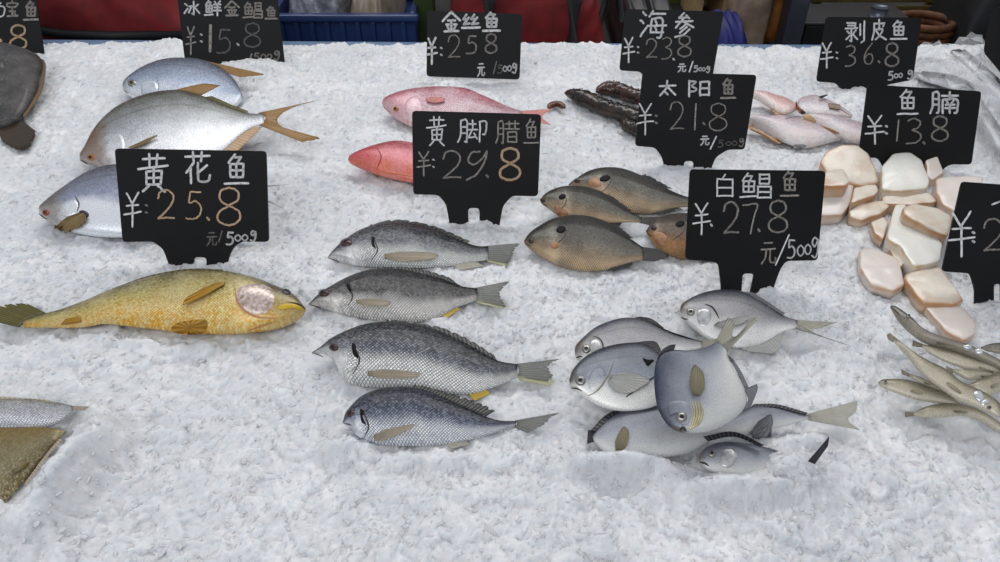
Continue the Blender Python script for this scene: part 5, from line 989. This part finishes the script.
sign('black sign reading sunfish at 21.8, right behind the heaped sunfish', (690, 170), 22, 3,
 [(642.7, 71.6), (756.8, 74.8), (744.6, 149.6), (728, 149.6), (716, 157), (711, 169), (709, 184), (692, 184), (694, 161), (684, 161), (683, 184), (666, 184), (665, 170), (662, 157), (655, 147.4), (635, 146)],
 [T('太', 659, 81, 676, 95.5, CW, 1.9), T('阳', 686.7, 80.6, 710, 96.6, CW, 1.9), T('鱼', 720.4, 78.7, 735.7, 98.5, CG, 1.9), T('Y', 637, 104, 653.5, 134.5, CW, 1.5), T(':', 653.5, 114.5, 659, 124, CG, 2.2), T('2', 669, 102, 684, 129.6, CG, 1.3), T('1', 692, 104, 698.5, 129.6, CG, 1.4), T('.', 702, 121.5, 706, 126, CG, 1.8), T('8', 709, 103, 727.5, 130.6, CG, 1.2),
  T('元', 700.5, 135.5, 709, 145, CW, 1.5), T('/', 709.5, 136.5, 717, 149, CW, 1.4), T('5', 718, 140, 723, 147, CF, 1.2), T('0', 726, 141.5, 731, 145.5, CF, 1.1), T('0', 732, 141, 737, 145.2, CF, 1.1), T('g', 739, 138.5, 744, 146.5, CG, 1.3)])
sign('black sign reading white pomfret at 27.8, nearest the pomfret pile', (745, 293), 22, -2,
 [(690.3, 169.5), (825.8, 171), (817.6, 260.4), (786, 261), (780, 270), (770, 298), (764, 312), (746, 312), (754.5, 273.6), (742.5, 273.6), (741, 306), (722, 306), (721, 284), (718.5, 264), (712, 261.5), (685.5, 259.5)],
 [T('白', 714, 174.3, 735, 196.4, CW, 1.5), T('鲳', 740, 173.4, 771.5, 197.8, CW, 1.7), T('鱼', 779.8, 171, 799, 196.4, CG, 1.8), T('Y', 693, 203.5, 710, 234.7, CW, 1.7), T('.', 709.5, 223, 713.5, 227.5, CW, 2), T('2', 722.5, 202, 739, 233.5, CG, 1.9), T('7', 742.5, 203.5, 758, 233.5, CG, 1.5), T('.', 757, 228, 761, 233, CG, 2.2), T('8', 768, 200.4, 788, 232.4, CG, 1.8),
  T('元', 760.5, 240.7, 776, 263.6, CG, 1.6), T('/', 773.8, 234.7, 790.6, 264.8, CW, 1.4), T('5', 787, 239.5, 795, 258, CW, 1.6), T('0', 797, 245, 804, 256, CW, 1.5), T('0', 804.5, 244, 811, 254.5, CW, 1.5), T('g', 811, 237.5, 819, 257.5, CW, 1.6)])
sign('small black sign reading golden thread fish 25.8, edge sunk in the rear ice', (470, 80), 20, 0,
 [(427.2, 10.6), (522, 13.8), (519.6, 79.6), (426.5, 76.5)],
 [T('金', 442.8, 12, 459.8, 32), T('丝', 462, 14, 479.7, 28.5, CW, 2.2), T('鱼', 482.6, 12.8, 500.4, 31.3), T('Y', 426.8, 38.4, 437, 64, CW, 2), T(':', 438.8, 46.8, 443.8, 56, CW, 1.8), T('2', 447.2, 35.3, 460.2, 57.6, CG, 1.2), T('5', 466, 35.6, 477, 53.6, CG, 1.5), T('8', 485.2, 33.8, 497.2, 53, CG, 1.6), T('元', 477.5, 62.6, 484.7, 76, CW, 1.4), T('/', 493, 61.5, 497, 74, CF, 1.1), T('5', 497.5, 65, 502.5, 73, CF, 1.3), T('0', 503, 66, 507, 71.5, CW, 1.3), T('0', 507.5, 65.5, 511.5, 71, CW, 1.3), T('g', 512, 63.6, 517, 73, CW, 1.6)])
sign('black sign reading sea cucumber at 23.8, overlapped by the sunfish sign', (666, 82), 24, 3,
 [(625.3, 9), (724, 11.5), (712, 80), (706, 90), (648, 90), (641.6, 71.8), (619.3, 70.4)],
 [T('海', 640, 11, 666, 37.7, CW, 2), T('参', 674, 13, 694.4, 37, CW, 1.9), T('Y', 623, 38.3, 634.3, 62.3, CW, 1.6), T(':', 635.5, 46, 640.5, 53.6, CW, 1.6), T('2', 645.5, 39, 657.2, 57.8, CG, 1.3), T('3', 661.2, 37.4, 672.4, 59, CG, 1.2), T('.', 672.3, 57.8, 675.3, 60.8, CW, 1.8), T('8', 677.5, 35.5, 691.6, 56.6, CG, 1.5), T('元', 678, 63.4, 685.7, 71.8, CW, 1.4), T('/', 688.8, 61.6, 693.2, 71.8, CW, 1.4), T('5', 693.7, 65.7, 697.7, 71.6, CW, 1.3), T('0', 698.6, 67.4, 701.8, 71, CW, 1.2), T('0', 702.2, 67.4, 705.4, 71, CW, 1.2), T('g', 706.3, 66.4, 710, 72.6, CW, 1.3)])
sign('black sign reading filefish at 36.8, standing behind the peeled filefish', (865, 88), 22, 4,
 [(826.3, 16.8), (922, 17.6), (913, 79.8), (886, 85), (880, 96), (846, 98), (841, 90), (836.5, 83), (816.3, 81.6)],
 [T('剥', 844.8, 21.3, 865, 42.5, CW, 1.7), T('皮', 872, 19.6, 885.8, 39.5, CW, 1.8), T('鱼', 890, 20.6, 907, 39.5, CW, 1.8), T('Y', 820.6, 43.3, 832.7, 68, CW, 1.6), T(':', 834.3, 51.6, 839.3, 59.2, CW, 1.7), T('3', 844.8, 45.5, 856, 66.2, CG, 1.4), T('6', 863, 43.3, 873.8, 64.2, CG, 1.2), T('.', 877.5, 60, 880.5, 64, CG, 1.8), T('8', 885, 43, 899, 66.2, CG, 1.8), T('5', 888, 71.4, 893, 80, CW, 1.5), T('0', 894, 73.6, 898, 78, CW, 1.3), T('0', 898.4, 73, 902.4, 77.4, CW, 1.3), T('g', 907.3, 70.5, 913, 79.2, CW, 1.6)])
sign('black sign reading fish belly at 13.8, behind the pale belly chunks', (905, 172), 22, 4,
 [(867.8, 84.3), (981.6, 91.2), (971.6, 164.6), (951, 164.4), (944, 168), (936, 184), (890, 186), (884, 168), (878, 158), (858.6, 157)],
 [T('鱼', 896.7, 89.6, 918.3, 114.6, CW, 1.9), T('腩', 930, 92, 957.6, 113, CW, 2.1), T('Y', 865.4, 116, 884, 144, CW, 1.8), T(':', 883.5, 125, 889, 134.5, CW, 2.2), T('1', 893, 120, 902, 141, CG, 1.4), T('3', 905.6, 118.5, 922, 143.5, CG, 1.5), T('.', 922, 141, 926, 145.5, CG, 2.2), T('8', 931.5, 116, 948.6, 141, CG, 1.8)])
sign('black sign cut off by the right edge, beside the belly chunks', (985, 308), 22, 6,
 [(962, 181.8), (1086, 191), (1076, 284), (1048, 282), (1040, 294), (1030, 326), (1001, 326), (1001, 284), (994, 284), (994, 318), (974.5, 318), (975, 290), (970, 273.4), (941.8, 271.4)],
 [T('Y', 948.6, 212.5, 974, 256, CW, 2.2), T(':', 970.3, 231, 976.3, 243, CW, 2.6), T('2', 982, 219, 1004, 251, CG, 1.8), T('hook', 992, 198, 1016, 214, CW, 2)])
sign('large black sign reading iced pompano at 15.8, above the pompanos', (232, 64), 20, 0,
 [(175.5, -16), (275.5, -18), (285.2, 68), (186, 70)],
 [T('冰', 184.4, 1.7, 199.7, 15.3, CW, 1.6), T('鲜', 204.8, .9, 221, 15.5, CW, 1.7), T('金', 225, 1, 239, 16, CG, 1.7), T('鲳', 243.4, 2.5, 262.6, 18, CG, 1.5), T('鱼', 265, 6.6, 277.4, 19, CG, 1.5), T('Y', 186, 27, 195.7, 54, CG, 1.4), T(':', 198.9, 33.4, 203.9, 42.5, CW, 1.8), T('1', 209.4, 25.5, 211.4, 51, CG, 2.8), T('5', 216.5, 29, 231.2, 53, CF, 1.5), T('.', 236.3, 42.8, 240.3, 46.6, CW, 1.8), T('8', 244, 23, 261.2, 47, CF, 1.4), T('/', 249, 54, 252, 62, CG, 1.4), T('5', 254, 53, 259, 61, CG, 1.5), T('0', 261, 54, 266, 59.5, CG, 1.4), T('0', 267, 54, 272, 59, CG, 1.4), T('g', 274, 51, 280, 60, CG, 1.5)])
sign('black sign reading turbot, cut off by the upper left corner', (6, 54), 22, -4,
 [(-66, -24), (31.5, -20), (36.7, 0), (44.6, 57.6), (10, 49.6), (-60, 44)],
 [T('hook', -8, 3, 4.4, 17, CW, 1.5), T('宝', 6.8, 1, 18, 17, CG, 1.8), T('鱼', 23.6, 1.6, 38.6, 20.4, CG, 1.9), T('8', 9.6, 25, 27.2, 49, CO, 1.9), T('.', 6.2, 43, 10.2, 48, CG, 2.4), T('arc', -6, 36, 1.8, 45, CO, 1.6)])
sign('blank dark sign back at the upper right corner beside the clear bag', (1020, 92), 26, 10, [(991, 7), (1062, 8), (1052, 98), (1012, 92), (1002, 73.5), (984, 52)], [])

# ------------------------------------------------------------------ clear bag and hairtails, upper right
ht = fishmat('hairtail_skin', srgb(30, 30, 28), srgb(110, 112, 112), srgb(196, 198, 200), srgb(60, 60, 60), .1, (60, 10), .1, .3, .3, (.15, .32, .5, .8))
for lab, tp, bt, z_ in (('long silver hairtail with dark back running off the right edge, upper one', [(952, 50), (962, 50), (978, 63), (1000, 82), (1030, 108)], [(950, 53), (958, 60), (974, 74), (1000, 101), (1030, 130)], .03),
                        ('long silver hairtail with dark back below the upper one', [(962, 92), (974, 94), (988, 112), (1000, 130), (1018, 154)], [(960, 96), (968, 103), (982, 124), (997, 148), (1012, 172)], .022),
                        ('short dark striped fish seen through the clear bag', [(914, 72), (926, 73), (944, 75), (962, 80), (974, 88)], [(914, 74), (924, 81), (940, 86), (958, 91), (972, 93)], .012)):
    B, r = fish('hairtail', lab, 'fish', 'long fish under the clear bag', tp, bt, z_, .03, ht, tilt=6, N=40, M=18, prof=([0, .1, 1], [.5, 1, .8]))
    m1 = smooth(tp, 10); m2 = smooth(bt, 10)
    fin('dorsal_fin', [tuple(q) for q in m1[1:9]], [tuple(q + (1.5, -1.5)) for q in m1[1:9]], B, pdark, r, r, .002, .002, n=24)
m, t, b = newmat('crumpled_clear_film'); b.inputs['Base Color'].default_value = (.93, .95, .98, 1); b.inputs['Roughness'].default_value = .12; b.inputs['IOR'].default_value = 1.3
b.inputs['Alpha'].default_value = .3; b.inputs['Specular IOR Level'].default_value = .9; bump(t, b, noise(t, 45, 5, rough=.7), .9, .006); film = m
OUT = [(905, 62), (919, 46), (930, 42), (938, 41.5), (943, 46), (950, 46), (960, 39), (975, 34), (984, 36.5), (985, 46), (995, 66), (1012, 92), (1030, 130), (1030, 190), (1006, 178), (988, 150), (980, 118), (962, 92), (940, 84), (915, 78)]
O2 = smooth(OUT, 70, closed=True); c = np.array([975, 84.]); vs, fs = [], []
for k_ in range(19):
    f = k_ / 18
    for i in range(70):
        q = c + (O2[i] - c) * f; zz = .008 + .050 * (1 - f ** 2.2) + (.018 if q[1] < 60 else 0) * f; p = at(q[0], q[1], zz)
        p[2] += .008 * math.sin(p[0] * 90 + 3 * math.sin(p[1] * 40)) * (.3 + .7 * (1 - f)) + .005 * math.sin(p[1] * 130 + p[0] * 60); vs.append(p)
for k_ in range(18):
    for i in range(70): j = (i + 1) % 70; fs.append((k_ * 70 + i, k_ * 70 + j, (k_ + 1) * 70 + j, (k_ + 1) * 70 + i))
o = mesh('plastic_bag', vs, fs, film); o['label'] = 'crumpled clear plastic bag lying over long fish at the upper right'; o['category'] = 'bag'

# ------------------------------------------------------------------ loose ice flakes over the bed
cell = .004; gx0, gy0 = -1.4, .1; GW, GH = 700, 380; occ = np.zeros((GW, GH), bool)
for P in FOOT:
    P = np.asarray(P); 
    for dx in (-1, 0, 1):
        for dy in (-1, 0, 1):
            ix = ((P[:, 0] - gx0) / cell).astype(int) + dx; iy = ((P[:, 1] - gy0) / cell).astype(int) + dy
            ok = (ix >= 0) & (ix < GW) & (iy >= 0) & (iy < GH); occ[ix[ok], iy[ok]] = True
def flakes(n, smin, smax, ylo, yhi, seed):
    g = np.random.default_rng(seed)
    y = ylo + (yhi - ylo) * g.random(n) ** 1.25; x = (g.random(n) * 2 - 1) * np.minimum(1.33, .25 + .66 * y)
    ix, iy = ((x - gx0) / cell).astype(int), ((y - gy0) / cell).astype(int); free = ~occ[np.clip(ix, 0, GW - 1), np.clip(iy, 0, GH - 1)]
    md = icebase(x, y) > .0095; k = free | md; x, y = x[k], y[k]; n = len(x)
    z = iceheight(x, y) + g.uniform(-.0010, .0002, n)
    s = smin + (smax - smin) * g.random(n) ** 2.2
    base = np.array([(1, 0, .0), (.35, .8, .1), (-.55, .62, -.05), (-1, -.1, 0), (-.3, -.75, .08), (.6, -.6, -.06)]); N6 = 6
    th = g.random(n) * 6.283; tx, ty = g.normal(0, .15, n), g.normal(0, .15, n)
    V = np.zeros((n, 12, 3))
    jit = 1 + g.uniform(-.35, .35, (n, 6, 1)); asp = g.uniform(.16, .8, n)
    B0 = base[None] * jit; B0[:, :, 1] *= asp[:, None]
    for lay, hz in ((0, .22), (1, -.22)):
        Q = B0.copy() * (.82 if lay == 0 else 1); Q[:, :, 2] += hz * .5
        Q[:, :, 2] += Q[:, :, 0] * tx[:, None] + Q[:, :, 1] * ty[:, None]
        c_, s_ = np.cos(th)[:, None], np.sin(th)[:, None]; xx = Q[:, :, 0] * c_ - Q[:, :, 1] * s_; yy_ = Q[:, :, 0] * s_ + Q[:, :, 1] * c_
        V[:, lay * 6:lay * 6 + 6, 0] = x[:, None] + xx * s[:, None]; V[:, lay * 6:lay * 6 + 6, 1] = y[:, None] + yy_ * s[:, None]; V[:, lay * 6:lay * 6 + 6, 2] = z[:, None] + Q[:, :, 2] * s[:, None]
    tris = [(0, 1, 2), (0, 2, 3), (0, 3, 4), (0, 4, 5), (6, 8, 7), (6, 9, 8), (6, 10, 9), (6, 11, 10)] + [t for k in range(6) for t in ((k, 6 + k, (k + 1) % 6), ((k + 1) % 6, 6 + k, 6 + (k + 1) % 6))]
    Fc = (np.arange(n)[:, None, None] * 12 + np.array(tris)[None]).reshape(-1, 3); return V.reshape(-1, 3), Fc
VV, FF, off = [], [], 0
for a in ((16000, .0012, .0046, .22, .75, 1), (22000, .0016, .0042, .6, 1.45, 2), (350, .004, .007, .22, .62, 3)):
    v, f = flakes(*a); VV.append(v); FF.append(f + off); off += len(v)
VV, FF = np.vstack(VV), np.vstack(FF)
me = bpy.data.meshes.new('ice_flakes'); me.vertices.add(len(VV)); me.vertices.foreach_set('co', VV.astype('f').ravel()); me.loops.add(FF.size); me.loops.foreach_set('vertex_index', FF.ravel().astype('i')); me.polygons.add(len(FF)); me.polygons.foreach_set('loop_start', np.arange(len(FF)) * 3); me.update(calc_edges=True)
me.materials.append(chip_m); o = bpy.data.objects.new('ice_flakes', me); sc.collection.objects.link(o); o['kind'] = 'stuff'; o['label'] = 'loose translucent ice flakes scattered over the ice bed'; o['category'] = 'ice flakes'
sc.cycles.max_bounces = 8; sc.cycles.transparent_max_bounces = 8; sc.cycles.transmission_bounces = 5
